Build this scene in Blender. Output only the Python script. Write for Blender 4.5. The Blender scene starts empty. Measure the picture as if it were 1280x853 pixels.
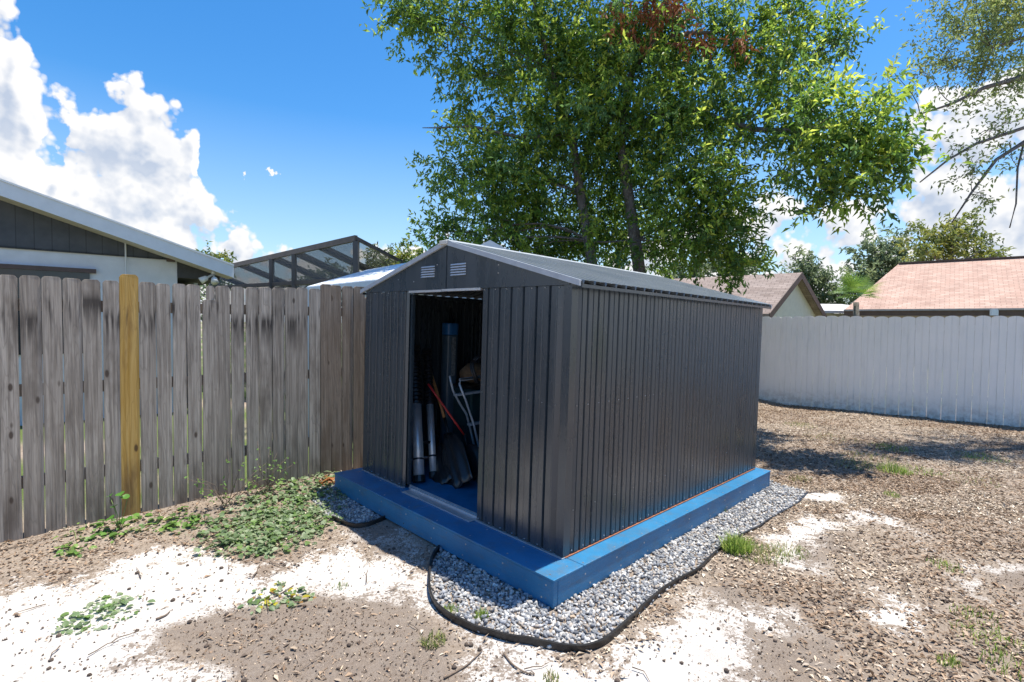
import bpy, math, random
import numpy as np
from mathutils import Matrix
random.seed(7); rng = np.random.default_rng(11)
sc = bpy.context.scene; COL = sc.collection
A = np.array

# ------------------------------------------------------------------ camera model (used for measuring)
F = 645.; ROLL = math.radians(.6); PITCH = math.radians(2.0); CZ = 1.55
fwd = A([0, math.cos(PITCH), -math.sin(PITCH)]); _r = A([1., 0, 0]); _u = np.cross(_r, fwd)
RV = _r*math.cos(ROLL)+_u*math.sin(ROLL); UV = -_r*math.sin(ROLL)+_u*math.cos(ROLL); CP = A([0, 0, CZ])
def ray(px, py): return fwd+RV*(px-640)/F-UV*(py-426.5)/F
def dep(px, py, y):
    d = ray(px, py); return CP+d*y/d[1]

# ------------------------------------------------------------------ helpers
MATS = {}; MW = {}
def thing(name, label, cat, loc=(0, 0, 0), group=None, kind=None, M=None):
    o = bpy.data.objects.new(name, None); COL.objects.link(o)
    m = Matrix.Translation([float(v) for v in loc]) if M is None else M
    o.matrix_world = m; MW[o.name] = m; o.empty_display_size = .2
    tag(o, label, cat, group, kind); return o
def tag(o, label=None, cat=None, group=None, kind=None):
    for k, v in (('label', label), ('category', cat), ('group', group), ('kind', kind)):
        if v: o[k] = v
    return o
class MB:
    def __init__(s): s.v = []; s.f = []
    def add(s, vs, fs):
        n = len(s.v); s.v += [tuple(map(float, v)) for v in vs]; s.f += [tuple(i+n for i in f) for f in fs]; return s
    def hexa(s, p):   # 8 points: bottom 4, top 4
        return s.add(p, [(3, 2, 1, 0), (4, 5, 6, 7), (0, 1, 5, 4), (1, 2, 6, 5), (2, 3, 7, 6), (3, 0, 4, 7)])
    def box(s, a, b, fn=None):
        x0, y0, z0 = a; x1, y1, z1 = b
        p = [(x0, y0, z0), (x1, y0, z0), (x1, y1, z0), (x0, y1, z0), (x0, y0, z1), (x1, y0, z1), (x1, y1, z1), (x0, y1, z1)]
        if fn: p = [fn(*q) for q in p]
        return s.hexa(p)
    def bar(s, p, q, w, h, up=(0, 0, 1)):
        p = A(p, float); q = A(q, float); d = q-p; d = d/np.linalg.norm(d); sd = np.cross(d, up); sd = sd/np.linalg.norm(sd); u = np.cross(sd, d)
        c = [(-w/2, -h/2), (w/2, -h/2), (w/2, h/2), (-w/2, h/2)]
        return s.hexa([p+sd*a+u*b for a, b in c]+[q+sd*a+u*b for a, b in c])
    def tube(s, pts, r, n=8, caps=True):
        pts = [A(p, float) for p in pts]; N = len(pts); rs = r if hasattr(r, '__len__') else [r]*N
        base = len(s.v); ref = A([.13, .31, .94])
        for i, p in enumerate(pts):
            d = pts[min(i+1, N-1)]-pts[max(i-1, 0)]; d = d/(np.linalg.norm(d)+1e-9)
            a = np.cross(d, ref if abs(d@ref) < .95 else A([1., 0, 0])); a = a/np.linalg.norm(a); b = np.cross(d, a)
            for k in range(n):
                t = 2*math.pi*k/n; s.v.append(tuple(p+(a*math.cos(t)+b*math.sin(t))*rs[i]))
        for i in range(N-1):
            for k in range(n):
                a0 = base+i*n+k; a1 = base+i*n+(k+1) % n; s.f.append((a0, a1, a1+n, a0+n))
        if caps:
            s.f.append(tuple(base+k for k in range(n))[::-1]); s.f.append(tuple(base+(N-1)*n+k for k in range(n)))
        return s
    def prism(s, poly, off):   # poly: list of 3D points, off vector
        n = len(poly); p = [A(q, float) for q in poly]; o = A(off, float)
        return s.add(p+[q+o for q in p], [tuple(range(n))[::-1], tuple(range(n, 2*n))]+[(i, (i+1) % n, (i+1) % n+n, i+n) for i in range(n)])
def mk(name, mb, mat, parent=None, smooth=False, loc=None, bevel=0, fix=True):
    """mesh object from WORLD coordinates; re-expressed in its parent's frame"""
    v = A(mb.v, float)
    if parent is not None: m = MW[parent.name]
    else: m = Matrix.Translation([float(q) for q in (loc if loc is not None else v.mean(0))])
    mi = A(m.inverted()); v = v@mi[:3, :3].T+mi[:3, 3]
    me = bpy.data.meshes.new(name); me.from_pydata(v.tolist(), [], mb.f); me.update()
    if fix:
        import bmesh
        bm = bmesh.new(); bm.from_mesh(me); bmesh.ops.recalc_face_normals(bm, faces=bm.faces); bm.to_mesh(me); bm.free()
    if smooth: me.polygons.foreach_set('use_smooth', [True]*len(me.polygons))
    me.materials.append(mat); o = bpy.data.objects.new(name, me); COL.objects.link(o)
    if parent is not None: o.parent = parent; MW[o.name] = m
    else: o.matrix_world = m; MW[o.name] = m
    if parent is not None and parent.type == 'MESH': pass
    if bevel:
        b = o.modifiers.new('bevel', 'BEVEL'); b.width = bevel; b.segments = 2; b.limit_method = 'ANGLE'
    return o
def bulk(name, V, Fc, mat, col=None, parent=None, loc=(0, 0, 0), smooth=False):
    """fast mesh: V (n,3) world, Fc (m,k)"""
    m = MW[parent.name] if parent is not None else Matrix.Translation([float(q) for q in loc])
    mi = A(m.inverted()); V = V@mi[:3, :3].T+mi[:3, 3]
    me = bpy.data.meshes.new(name); n = len(V); k = Fc.shape[1]; mm = len(Fc)
    me.vertices.add(n); me.vertices.foreach_set('co', V.astype(np.float32).ravel())
    me.loops.add(mm*k); me.loops.foreach_set('vertex_index', Fc.astype(np.int32).ravel())
    me.polygons.add(mm); me.polygons.foreach_set('loop_start', np.arange(0, mm*k, k, dtype=np.int32)); me.polygons.foreach_set('loop_total', np.full(mm, k, np.int32))
    if smooth: me.polygons.foreach_set('use_smooth', np.ones(mm, bool))
    me.update(calc_edges=True)
    if col is not None:
        at = me.color_attributes.new('col', 'FLOAT_COLOR', 'POINT')
        c = np.ones((n, 4), np.float32); c[:, :3] = col; at.data.foreach_set('color', c.ravel())
    me.materials.append(mat); o = bpy.data.objects.new(name, me); COL.objects.link(o)
    if parent is not None: o.parent = parent
    else: o.matrix_world = m
    MW[o.name] = m; return o

# value noise
_tab = np.random.default_rng(5).random((256, 256))
def vnoise(x, y):
    xi = np.floor(x).astype(int); yi = np.floor(y).astype(int); fx = x-xi; fy = y-yi; fx = fx*fx*(3-2*fx); fy = fy*fy*(3-2*fy)
    g = lambda a, b: _tab[a % 256, b % 256]
    return (g(xi, yi)*(1-fx)+g(xi+1, yi)*fx)*(1-fy)+(g(xi, yi+1)*(1-fx)+g(xi+1, yi+1)*fx)*fy
def fbm(x, y, o=4):
    x = np.asarray(x, float); y = np.asarray(y, float); s = 0; a = .5
    for i in range(o): s = s+a*vnoise(x*2**i+17*i, y*2**i+31*i); a *= .5
    return s/(1-.5**o)

# ------------------------------------------------------------------ materials
class NT:
    def __init__(s, tree): s.t = tree; s.n = tree.nodes; s.l = tree.links
    def add(s, typ, **kw):
        n = s.n.new(typ)
        for k, v in kw.items(): setattr(n, k, v)
        return n
    def set(s, sock, v):
        if hasattr(v, 'links') or isinstance(v, bpy.types.NodeSocket): s.l.new(v, sock)
        else: sock.default_value = v
    def math(s, op, a, b=0., c=None, clamp=False):
        n = s.add('ShaderNodeMath', operation=op, use_clamp=clamp); s.set(n.inputs[0], a); s.set(n.inputs[1], b)
        if c is not None: s.set(n.inputs[2], c)
        return n.outputs[0]
    def vmath(s, op, a, b=(0, 0, 0)):
        n = s.add('ShaderNodeVectorMath', operation=op); s.set(n.inputs[0], a)
        if op == 'SCALE': s.set(n.inputs[3], b)
        else: s.set(n.inputs[1], b)
        return n.outputs['Value'] if op in ('DOT_PRODUCT', 'LENGTH', 'DISTANCE') else n.outputs[0]
    def mix(s, f, a, b, blend='MIX'):
        n = s.add('ShaderNodeMix', data_type='RGBA', blend_type=blend); s.set(n.inputs[0], f); s.set(n.inputs[6], a); s.set(n.inputs[7], b); return n.outputs[2]
    def noise(s, vec, scale, detail=4, rough=.55, dist=0, out=0, dim='3D', w=None):
        n = s.add('ShaderNodeTexNoise', noise_dimensions=dim); s.set(n.inputs['Vector'], vec)
        n.inputs['Scale'].default_value = scale; n.inputs['Detail'].default_value = detail; n.inputs['Roughness'].default_value = rough; n.inputs['Distortion'].default_value = dist
        if w is not None: s.set(n.inputs['W'], w)
        return n.outputs[out]
    def ramp(s, f, stops):
        n = s.add('ShaderNodeValToRGB'); e = n.color_ramp.elements
        while len(e) < len(stops): e.new(.5)
        for q, (p, c) in zip(e, stops):
            q.position = p; q.color = (*c, 1) if hasattr(c, '__len__') else (c, c, c, 1)
        s.set(n.inputs[0], f); return n.outputs[0]
    def mapr(s, v, a, b, c=0., d=1.):
        n = s.add('ShaderNodeMapRange'); s.set(n.inputs[0], v)
        for i, q in enumerate((a, b, c, d)): n.inputs[i+1].default_value = q
        return n.outputs[0]
    def scale(s, vec, sx):
        n = s.add('ShaderNodeMapping'); s.set(n.inputs[0], vec); n.inputs['Scale'].default_value = sx; return n.outputs[0]
def newmat(name, rough=.6, metal=0., spec=.5):
    m = bpy.data.materials.new(name); m.use_nodes = True; t = NT(m.node_tree); t.b = t.n['Principled BSDF']
    t.b.inputs['Roughness'].default_value = rough; t.b.inputs['Metallic'].default_value = metal; t.b.inputs['Specular IOR Level'].default_value = spec
    t.tc = t.add('ShaderNodeTexCoord'); t.obj = t.tc.outputs['Object']; t.geo = t.add('ShaderNodeNewGeometry'); t.pos = t.geo.outputs['Position']
    t.m = m; return t
def col(t, c): t.set(t.b.inputs['Base Color'], c)
def bump(t, h, strength=.4, dist=.01):
    n = t.add('ShaderNodeBump'); n.inputs['Strength'].default_value = strength; n.inputs['Distance'].default_value = dist; t.set(n.inputs['Height'], h); t.l.new(n.outputs[0], t.b.inputs['Normal'])
def C4(c): return (*c, 1)
def simple(name, c, rough=.5, metal=0., var=.15, scale=6, bmp=0., spec=.5):
    t = newmat(name, rough, metal, spec); n = t.noise(t.pos, scale, 5, .6)
    k = t.mapr(n, .3, .7, 1-var, 1+var)
    col(t, t.mix(1., C4(c), t.mapr(n, .3, .7, 1-var, 1+var), 'MULTIPLY'))
    r = t.noise(t.pos, scale*3, 3); t.set(t.b.inputs['Roughness'], t.mapr(r, .3, .7, max(.02, rough-.08), min(1, rough+.08)))
    if bmp: bump(t, t.noise(t.pos, scale*12, 4), bmp, .004)
    return t.m

def m_metal_char():
    t = newmat('charcoal_sheet_metal', .30, 0., .85)
    n = t.noise(t.scale(t.pos, (3, 3, .7)), 2.2, 5, .6); d = t.noise(t.pos, 60, 3, .7)
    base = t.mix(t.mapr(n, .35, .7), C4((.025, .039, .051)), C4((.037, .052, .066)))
    dust = t.math('MULTIPLY', t.mapr(d, .60, .75), .22)
    # dusty splash band near the floor line
    z = t.add('ShaderNodeSeparateXYZ'); t.set(z.inputs[0], t.pos)
    low = t.mapr(z.outputs[2], .15, .75, 1., 0.)
    low = t.math('MULTIPLY', low, t.mapr(t.noise(t.scale(t.pos, (6, 6, 1)), 3, 4), .35, .7))
    base = t.mix(t.math('MULTIPLY', low, .35), base, C4((.085, .075, .068)))
    col(t, t.mix(dust, base, C4((.2, .2, .2))))
    t.set(t.b.inputs['Roughness'], t.mapr(n, .3, .7, .20, .38)); bump(t, t.noise(t.scale(t.pos, (1.6, 1.6, .8)), 2, 2), .10, .012)
    return t.m
def m_roof_metal():
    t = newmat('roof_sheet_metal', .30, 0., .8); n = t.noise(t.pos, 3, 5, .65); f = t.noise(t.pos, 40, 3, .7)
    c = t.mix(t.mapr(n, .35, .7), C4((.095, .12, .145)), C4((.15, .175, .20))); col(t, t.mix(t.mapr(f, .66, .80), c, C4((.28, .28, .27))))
    return t.m
def m_blue():
    t = newmat('blue_deck_paint', .42, 0., .5); v = t.scale(t.pos, (1, 1, 1))
    n = t.noise(v, 5, 6, .65); f = t.noise(v, 45, 4, .7); g = t.noise(v, 1.4, 3)
    c = t.mix(t.mapr(n, .3, .72), C4((.012, .145, .31)), C4((.032, .20, .40)))
    st = t.noise(t.scale(t.pos, (2, 2, 9)), 3, 5, .7); c = t.mix(t.math('MULTIPLY', t.mapr(st, .50, .70), .5), c, C4((.10, .115, .12))); c = t.mix(t.mapr(f, .62, .74), c, C4((.24, .21, .17)))
    c = t.mix(t.math('MULTIPLY', t.mapr(g, .5, .75), .35), c, C4((.03, .09, .2)))
    col(t, c); bump(t, t.math('ADD', t.noise(v, 90, 4, .7), t.noise(t.scale(t.pos, (4, 4, 60)), 1.5, 4, .6)), .55, .005); return t.m
def m_wood(name, a, b, stain, stain_z=None):
    t = newmat(name, .85, 0., .2); oi = t.add('ShaderNodeObjectInfo'); rnd = oi.outputs['Random']
    off = t.math('MULTIPLY', rnd, 37.)
    cb = t.add('ShaderNodeCombineXYZ'); t.set(cb.inputs[0], off); t.set(cb.inputs[1], off); t.set(cb.inputs[2], off)
    p = t.vmath('ADD', t.obj, cb.outputs[0])
    grain = t.noise(t.scale(p, (60, 60, 1.6)), 1.0, 5, .65, .4)
    warp = t.noise(t.scale(p, (7, 7, .8)), 1.0, 3, .5)
    rings = t.math('FRACT', t.math('MULTIPLY', warp, 13.)); rings = t.math('ABSOLUTE', t.math('SUBTRACT', rings, .5))
    c = t.mix(t.mapr(grain, .36, .64), C4(a), C4(b))
    c = t.mix(t.math('MULTIPLY', t.mapr(rings, .0, .10, 1., 0.), .28), c, C4([q*.5 for q in a]))
    blot = t.noise(t.scale(p, (9, 9, 2.2)), 1.0, 4, .6)
    c = t.mix(t.math('MULTIPLY', t.mapr(blot, .50, .72), .75), c, C4(stain))
    vor = t.add('ShaderNodeTexVoronoi'); t.set(vor.inputs['Vector'], t.scale(p, (13, 2, 4.2))); vor.inputs['Scale'].default_value = 1.
    kn = t.mapr(vor.outputs['Distance'], .09, .15, 1., 0.); pick = t.add('ShaderNodeSeparateColor'); t.set(pick.inputs[0], vor.outputs['Color'])
    kn = t.math('MULTIPLY', kn, t.math('GREATER_THAN', pick.outputs[0], .60))
    c = t.mix(t.math('MULTIPLY', kn, .85), c, C4((.055, .035, .025)))
    z = t.add('ShaderNodeSeparateXYZ'); t.set(z.inputs[0], t.pos)
    if stain_z:
        drip = t.noise(t.scale(p, (42, 42, 2.6)), 1.0, 3, .55)
        sh = t.math('MULTIPLY', t.math('FRACT', t.math('MULTIPLY', rnd, 5.7)), .16); zz = t.math('ADD', z.outputs[2], t.math('SUBTRACT', sh, .05)); band = t.math('MULTIPLY', t.mapr(zz, stain_z-.25, stain_z-.02), t.mapr(zz, stain_z+.02, stain_z+.10, 1., 0.))
        c = t.mix(t.math('MULTIPLY', t.math('MULTIPLY', band, t.mapr(t.math('ADD', drip, t.math('MULTIPLY', t.math('SUBTRACT', t.math('FRACT', t.math('MULTIPLY', rnd, 11.3)), .5), .22)), .46, .62)), .9), c, C4((.035, .030, .028)))
    low = t.math('MULTIPLY', t.mapr(z.outputs[2], .05, .5, 1., 0.), t.mapr(blot, .3, .6))
    c = t.mix(t.math('MULTIPLY', low, .55), c, C4((.085, .062, .046)))
    c = t.mix(t.mapr(t.math('FRACT', t.math('MULTIPLY', rnd, 7.3)), 0, 1, 0., .32), c, C4(stain))
    col(t, c); bump(t, t.math('ADD', t.math('MULTIPLY', grain, .7), t.math('MULTIPLY', rings, .4)), .9, .004); return t.m
def m_leaf(name, trans=.3, rough=.5):
    t = newmat(name, rough, 0., .35); at = t.add('ShaderNodeAttribute', attribute_name='col'); col(t, at.outputs[0])
    tr = t.add('ShaderNodeBsdfTranslucent'); t.l.new(at.outputs[0], tr.inputs[0]); mx = t.add('ShaderNodeMixShader'); mx.inputs[0].default_value = trans
    t.l.new(t.b.outputs[0], mx.inputs[1]); t.l.new(tr.outputs[0], mx.inputs[2]); t.l.new(mx.outputs[0], t.n['Material Output'].inputs[0]); return t.m
def m_attr(name, rough=.8, spec=.3):
    t = newmat(name, rough, 0., spec); at = t.add('ShaderNodeAttribute', attribute_name='col')
    n = t.noise(t.pos, 220, 3, .7); col(t, t.mix(1., at.outputs[0], t.mapr(n, .3, .7, .75, 1.2), 'MULTIPLY')); return t.m
def m_bark():
    t = newmat('bark', .9, 0., .2); n = t.noise(t.scale(t.pos, (7, 7, 2)), 3, 6, .7); f = t.noise(t.pos, 30, 4)
    c = t.mix(t.mapr(n, .3, .7), C4((.075, .065, .055)), C4((.22, .20, .18))); col(t, t.mix(t.mapr(f, .55, .7), c, C4((.30, .29, .27)))); bump(t, n, 1., .02); return t.m
def m_shingle(name, a, b, sx=3.2, sz=9.):
    t = newmat(name, .9, 0., .2); uv = t.tc.outputs['UV']
    br = t.add('ShaderNodeTexBrick'); t.set(br.inputs[0], uv); br.inputs['Color1'].default_value = C4(a); br.inputs['Color2'].default_value = C4(b); br.inputs['Mortar'].default_value = C4([q*.45 for q in a])
    br.inputs['Scale'].default_value = 1.; br.inputs['Brick Width'].default_value = .3; br.inputs['Row Height'].default_value = .14; br.inputs['Mortar Size'].default_value = .008; br.inputs['Bias'].default_value = 0.; br.inputs['Mortar Smooth'].default_value = .3
    n = t.noise(t.pos, 1.2, 5, .65); c = t.mix(1., br.outputs[0], t.mapr(n, .3, .7, .82, 1.15), 'MULTIPLY')
    n2 = t.noise(t.pos, 60, 2); c = t.mix(1., c, t.mapr(n2, .3, .7, .85, 1.15), 'MULTIPLY'); col(t, c); bump(t, br.outputs['Fac'], -.4, .01); return t.m
def m_ground():
    t = newmat('yard_ground', .95, 0., .15); at = t.add('ShaderNodeAttribute', attribute_name='col'); s = t.add('ShaderNodeSeparateColor'); t.set(s.inputs[0], at.outputs[0])
    n1 = t.noise(t.pos, 9, 6, .7); n2 = t.noise(t.pos, 55, 5, .75); n3 = t.noise(t.pos, 240, 3, .7); n0 = t.noise(t.pos, 1.3, 4, .6)
    def edge(ch, w=.16): # break the mask's edge with fine noise
        k = t.math('ADD', ch, t.math('MULTIPLY', t.math('SUBTRACT', n1, .5), 2.2)); k = t.math('ADD', k, t.math('MULTIPLY', t.math('SUBTRACT', n2, .5), 1.7))
        return t.mapr(k, .5-w/2, .5+w/2)
    sand = t.mix(t.mapr(n0, .35, .7), C4((.69, .66, .62)), C4((.55, .51, .47))); sand = t.mix(t.mapr(n2, .60, .74), sand, C4((.36, .31, .27)))
    sand = t.mix(t.mapr(n3, .66, .8), sand, C4((.22, .17, .14)))
    soil = t.mix(t.mapr(n2, .3, .7), C4((.16, .125, .10)), C4((.29, .24, .20))); soil = t.mix(t.mapr(n1, .45, .75), soil, C4((.28, .24, .205))); soil = t.mix(t.mapr(n3, .56, .68), soil, C4((.45, .38, .30)))
    lit = t.mix(t.mapr(n2, .3, .7), C4((.20, .155, .12)), C4((.44, .37, .30))); lit = t.mix(t.mapr(n1, .5, .75), lit, C4((.42, .35, .29))); lit = t.mix(t.math('MULTIPLY', t.mapr(t.noise(t.pos, .8, 5, .6), .50, .60), .35), lit, C4((.16, .12, .095))); lit = t.mix(t.mapr(n3, .6, .72), lit, C4((.09, .07, .055)))
    c = t.mix(edge(s.outputs[0]), lit, sand); c = t.mix(edge(s.outputs[1]), c, soil)
    gr = t.mix(t.mapr(n2, .3, .7), C4((.07, .11, .03)), C4((.16, .2, .07))); c = t.mix(s.outputs[2], c, gr)
    col(t, c); bump(t, t.math('ADD', t.math('MULTIPLY', n2, 1.), t.math('MULTIPLY', n3, .35)), .8, .02); return t.m

CHAR = m_metal_char(); ROOF = m_roof_metal(); BLUE = m_blue()
BLUE_DARK = simple('blue_floor_paint', (.012, .15, .31), .5, var=.2, scale=8)
ALU = simple('mill_aluminium', (.62, .64, .66), .35, .55, .1, 12)
TRIMW = simple('pale_trim_metal', (.62, .65, .68), .4, 0., .1, 12)
TRIML = simple('rake_trim_metal', (.42, .46, .50), .35, 0., .12, 10)
FWOOD = m_wood('weathered_grey_wood', (.26, .222, .18), (.54, .475, .395), (.17, .14, .11), 1.62)
YWOOD = m_wood('new_yellow_wood', (.46, .27, .06), (.62, .42, .15), (.22, .12, .05), 1.60)
BWOOD = m_wood('brown_grey_wood', (.21, .165, .125), (.37, .305, .24), (.17, .12, .08), None)
WHITEF_ = simple('white_fence_vinyl', (.88, .89, .87), .55, 0., .04, 4)
def m_wf():
    t = newmat('white_fence_vinyl_stained', .55); z = t.add('ShaderNodeSeparateXYZ'); t.set(z.inputs[0], t.pos); n = t.noise(t.pos, 1.4, 5, .6); st = t.noise(t.scale(t.pos, (9, 9, 1.2)), 1.5, 4, .6)
    c = t.mix(t.mapr(n, .3, .7), C4((.82, .84, .83)), C4((.90, .90, .88))); c = t.mix(t.math('MULTIPLY', t.mapr(st, .52, .75), .22), c, C4((.50, .50, .44)))
    lo = t.math('MULTIPLY', t.mapr(z.outputs[2], -.06, .30, 1., 0.), t.mapr(t.noise(t.pos, 12, 5, .7), .42, .62)); c = t.mix(t.math('MULTIPLY', lo, .6), c, C4((.36, .30, .24))); col(t, c); return t.m
WHITEF = m_wf()
BLACKP = simple('black_plastic', (.018, .018, .019), .38, 0., .3, 20, .2)
SCREWM = simple('screw_metal', (.6, .6, .6), .3, .8, .1)
LEAF = m_leaf('green_leaf', .5, .42); LEAFD = m_leaf('dry_leaf', .12, .7); LEAFF = m_leaf('far_leaf', .4, .6)
BARK = m_bark(); STONE = m_attr('stone', .8); DEB = m_attr('debris', .9)
GROUND = m_ground()

# ------------------------------------------------------------------ frames: shed, fences
e1 = ray(-3, 384); e1 /= np.linalg.norm(e1); e2 = ray(1288, 424); e2 -= e1*(e1@e2); e2 /= np.linalg.norm(e2); e3 = np.cross(e2, e1)
O = dep(703, 697, 3.08)
def S(l, w, z): return O+e2*l+e1*w+e3*z          # shed frame: l along the long side, w along the front, z up
SM = Matrix([[e2[i], e1[i], e3[i], O[i]] for i in range(3)]+[[0, 0, 0, 1]])
def onplane(px, py, n, off):
    d = ray(px, py); return CP+d*(((O-CP)@n+off)/(d@n))
def floorpt(px, py, h=0): return onplane(px, py, e3, h)
def wpl(px, py, w): return onplane(px, py, e1, w)
def lpt(px, py, l): return onplane(px, py, e2, l)
FP = A([-3.5, 3.52]); FD = A([.754, .657]); FN = A([.657, -.754])      # grey fence line, direction, normal into the yard
WP = A([8.36, 8.43]); WD = A([-.767, .642]); WN = A([-.642, -.767])
def gz(x, y):
    x = np.asarray(x, float); y = np.asarray(y, float)
    z = -.03-.0065*np.clip(y-3, 0, 9)
    df = (x-FP[0])*FN[0]+(y-FP[1])*FN[1]; t = (x-FP[0])*FD[0]+(y-FP[1])*FD[1]
    z = z+(.035+.05*np.clip(t/1.6, 0, 1))*np.exp(-(df/.42)**2)*np.where(df > -.4, 1, .9)
    z = z+.035*(fbm(x*1.1, y*1.1, 3)-.5)+.034*(fbm(x*5+9, y*5, 4)-.5)
    # level pad round the shed base
    l = (x-O[0])*e2[0]+(y-O[1])*e2[1]; w = (x-O[0])*e1[0]+(y-O[1])*e1[1]
    k = np.clip(1-np.maximum(np.maximum(-.15-l, l-3.2), np.maximum(-.15-w, w-2.45))/.35, 0, 1)
    zb = O[2]-.168+e2[2]*l+e1[2]*w
    return z*(1-k)+zb*k
def gp(px, py):
    z = -.03
    for _ in range(5):
        d = ray(px, py); p = CP+d*(z-CZ)/d[2]; z = float(gz(p[0], p[1]))
    return A([p[0], p[1], z])

# ------------------------------------------------------------------ ground
def poly_sd(X, Y, P):   # signed distance, positive inside
    P = A(P); n = len(P); ins = np.zeros(X.shape, bool); d2 = np.full(X.shape, 1e9)
    for i in range(n):
        a = P[i]; b = P[(i+1) % n]; e = b-a; t = np.clip(((X-a[0])*e[0]+(Y-a[1])*e[1])/(e@e+1e-12), 0, 1)
        d2 = np.minimum(d2, (X-a[0]-t*e[0])**2+(Y-a[1]-t*e[1])**2)
        c = ((a[1] > Y) != (b[1] > Y)); xx = a[0]+(Y-a[1])/(b[1]-a[1]+1e-12)*e[0]; ins ^= (c & (X < xx))
    return np.where(ins, 1, -1)*np.sqrt(d2)
SAND = [
 [(-90, 752), (56, 732), (97, 736), (131, 725), (150, 702), (202, 693), (255, 699), (322, 721), (356, 708), (405, 687), (442, 684), (480, 698), (530, 730), (555, 770), (600, 795), (625, 812), (600, 830), (575, 797), (530, 775), (500, 757), (447, 756), (400, 745), (372, 750), (323, 757), (292, 770), (212, 788), (212, 812), (255, 819), (296, 832), (277, 870), (-120, 900)],
 [(590, 870), (600, 825), (630, 812), (690, 822), (752, 822), (795, 792), (825, 776), (870, 760), (917, 751), (974, 769), (1013, 799), (969, 804), (952, 826), (960, 880), (700, 900)],
 [(982, 659), (1035, 651), (1057, 659), (1030, 672), (1026, 699), (1004, 705), (985, 699)],
 [(1002, 624), (1020, 616), (1050, 617), (1046, 628)], [(1061, 637), (1085, 640), (1105, 650), (1144, 663), (1150, 669), (1115, 660), (1085, 652)],
 [(1160, 688), (1175, 690), (1212, 704), (1200, 707)], [(1228, 706), (1262, 708), (1280, 716), (1250, 716)], [(1206, 727), (1230, 722), (1236, 738), (1215, 738)], [(1248, 744), (1300, 750), (1300, 758), (1255, 754)],
 [(1105, 752), (1122, 750), (1133, 772), (1115, 772)], [(455, 655), (520, 660), (528, 690), (470, 682), (430, 668)]]
SOIL = [
 [(214, 790), (292, 772), (372, 752), (400, 745), (447, 758), (500, 760), (560, 800), (592, 832), (585, 880), (280, 880), (298, 832), (255, 817), (214, 812)],
 [(955, 808), (1015, 800), (1030, 830), (1000, 870), (958, 870)], [(1030, 674), (1060, 666), (1062, 690), (1030, 695)], [(1236, 716), (1300, 712), (1300, 748), (1240, 740)],
 [(440, 645), (500, 655), (530, 680), (490, 690), (450, 672)], [(905, 742), (955, 748), (950, 765), (910, 758)]]
def axis(lo, hi, step, far):
    a = list(np.arange(lo, hi, step)); s = step; x = hi
    up = []
    while x < far: up.append(x); s *= 1.22; x += s
    dn = []; s = step*1.22; x = lo-s
    while x > -far: dn.append(x); s *= 1.22; x -= s
    return A(dn[::-1]+a+up)
gx = axis(-5.2, 9.5, .035, 500); gy = axis(.9, 12.2, .035, 500)
GX, GY = np.meshgrid(gx, gy); GZ = gz(GX, GY); GZ = np.where((np.abs(GX) > 60) | (np.abs(GY) > 60), -.1, GZ)
def mask(polys, soft):
    m = np.zeros(GX.shape)
    wx = GX+.30*(fbm(GX*2.6, GY*2.6, 5)-.5); wy = GY+.30*(fbm(GX*2.6+50, GY*2.6+20, 5)-.5)
    for p in polys:
        P = [gp(*q)[:2] for q in p]; m = np.maximum(m, np.clip(.5+poly_sd(wx, wy, P)/soft+.9*(fbm(GX*4+7, GY*4, 4)-.5), 0, 1))
    return m
msand = np.clip(mask(SAND, .42)*1.15, 0, 1); msoil = mask(SOIL, .55)
df = (GX-FP[0])*FN[0]+(GY-FP[1])*FN[1]; dw = (GX-WP[0])*WN[0]+(GY-WP[1])*WN[1]
mgr = np.clip(np.maximum(-df, -dw)/.5, 0, 1)*np.clip((fbm(GX*.8, GY*.8)-.3)*4, 0, 1)
nx, ny = len(gx), len(gy); V = np.stack([GX, GY, GZ], -1).reshape(-1, 3)
idx = np.arange(nx*ny).reshape(ny, nx); Fq = np.stack([idx[:-1, :-1], idx[:-1, 1:], idx[1:, 1:], idx[1:, :-1]], -1).reshape(-1, 4)
g = bulk('ground', V, Fq, GROUND, np.stack([msand, msoil, mgr], -1).reshape(-1, 3), smooth=True); g['kind'] = 'structure'
def msample(m, x, y):
    i = np.clip(np.searchsorted(gy, y), 0, ny-1); j = np.clip(np.searchsorted(gx, x), 0, nx-1); return m[i, j]

# ------------------------------------------------------------------ shed platform
LW, WW, HW, RZ = 3.05, 2.375, 1.665, 1.985
LB0, LB1, WB0, WB1, HB = -.25, 3.12, -.145, 2.47, .165
plat = thing('shed_platform', 'blue painted timber platform raising the charcoal shed above the gravel', 'platform', M=SM)
T = .038
def Sbox(name, a, b, mat, parent, bevel=0): return mk(name, MB().box(a, b, S), mat, parent, bevel=bevel)
Sbox('front_board', (LB0, WB0, -HB), (LB0+T, WB1, -.018), BLUE, plat, .004)
Sbox('rear_board', (LB1-T, WB0, -HB), (LB1, WB1, -.018), BLUE, plat, .004)
Sbox('side_board', (LB0+T+.002, WB0, -HB), (LB1-T-.002, WB0+T, -.018), BLUE, plat, .004)
Sbox('side_board', (LB0+T+.002, WB1-T, -HB), (LB1-T-.002, WB1, -.018), BLUE, plat, .004)
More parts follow.
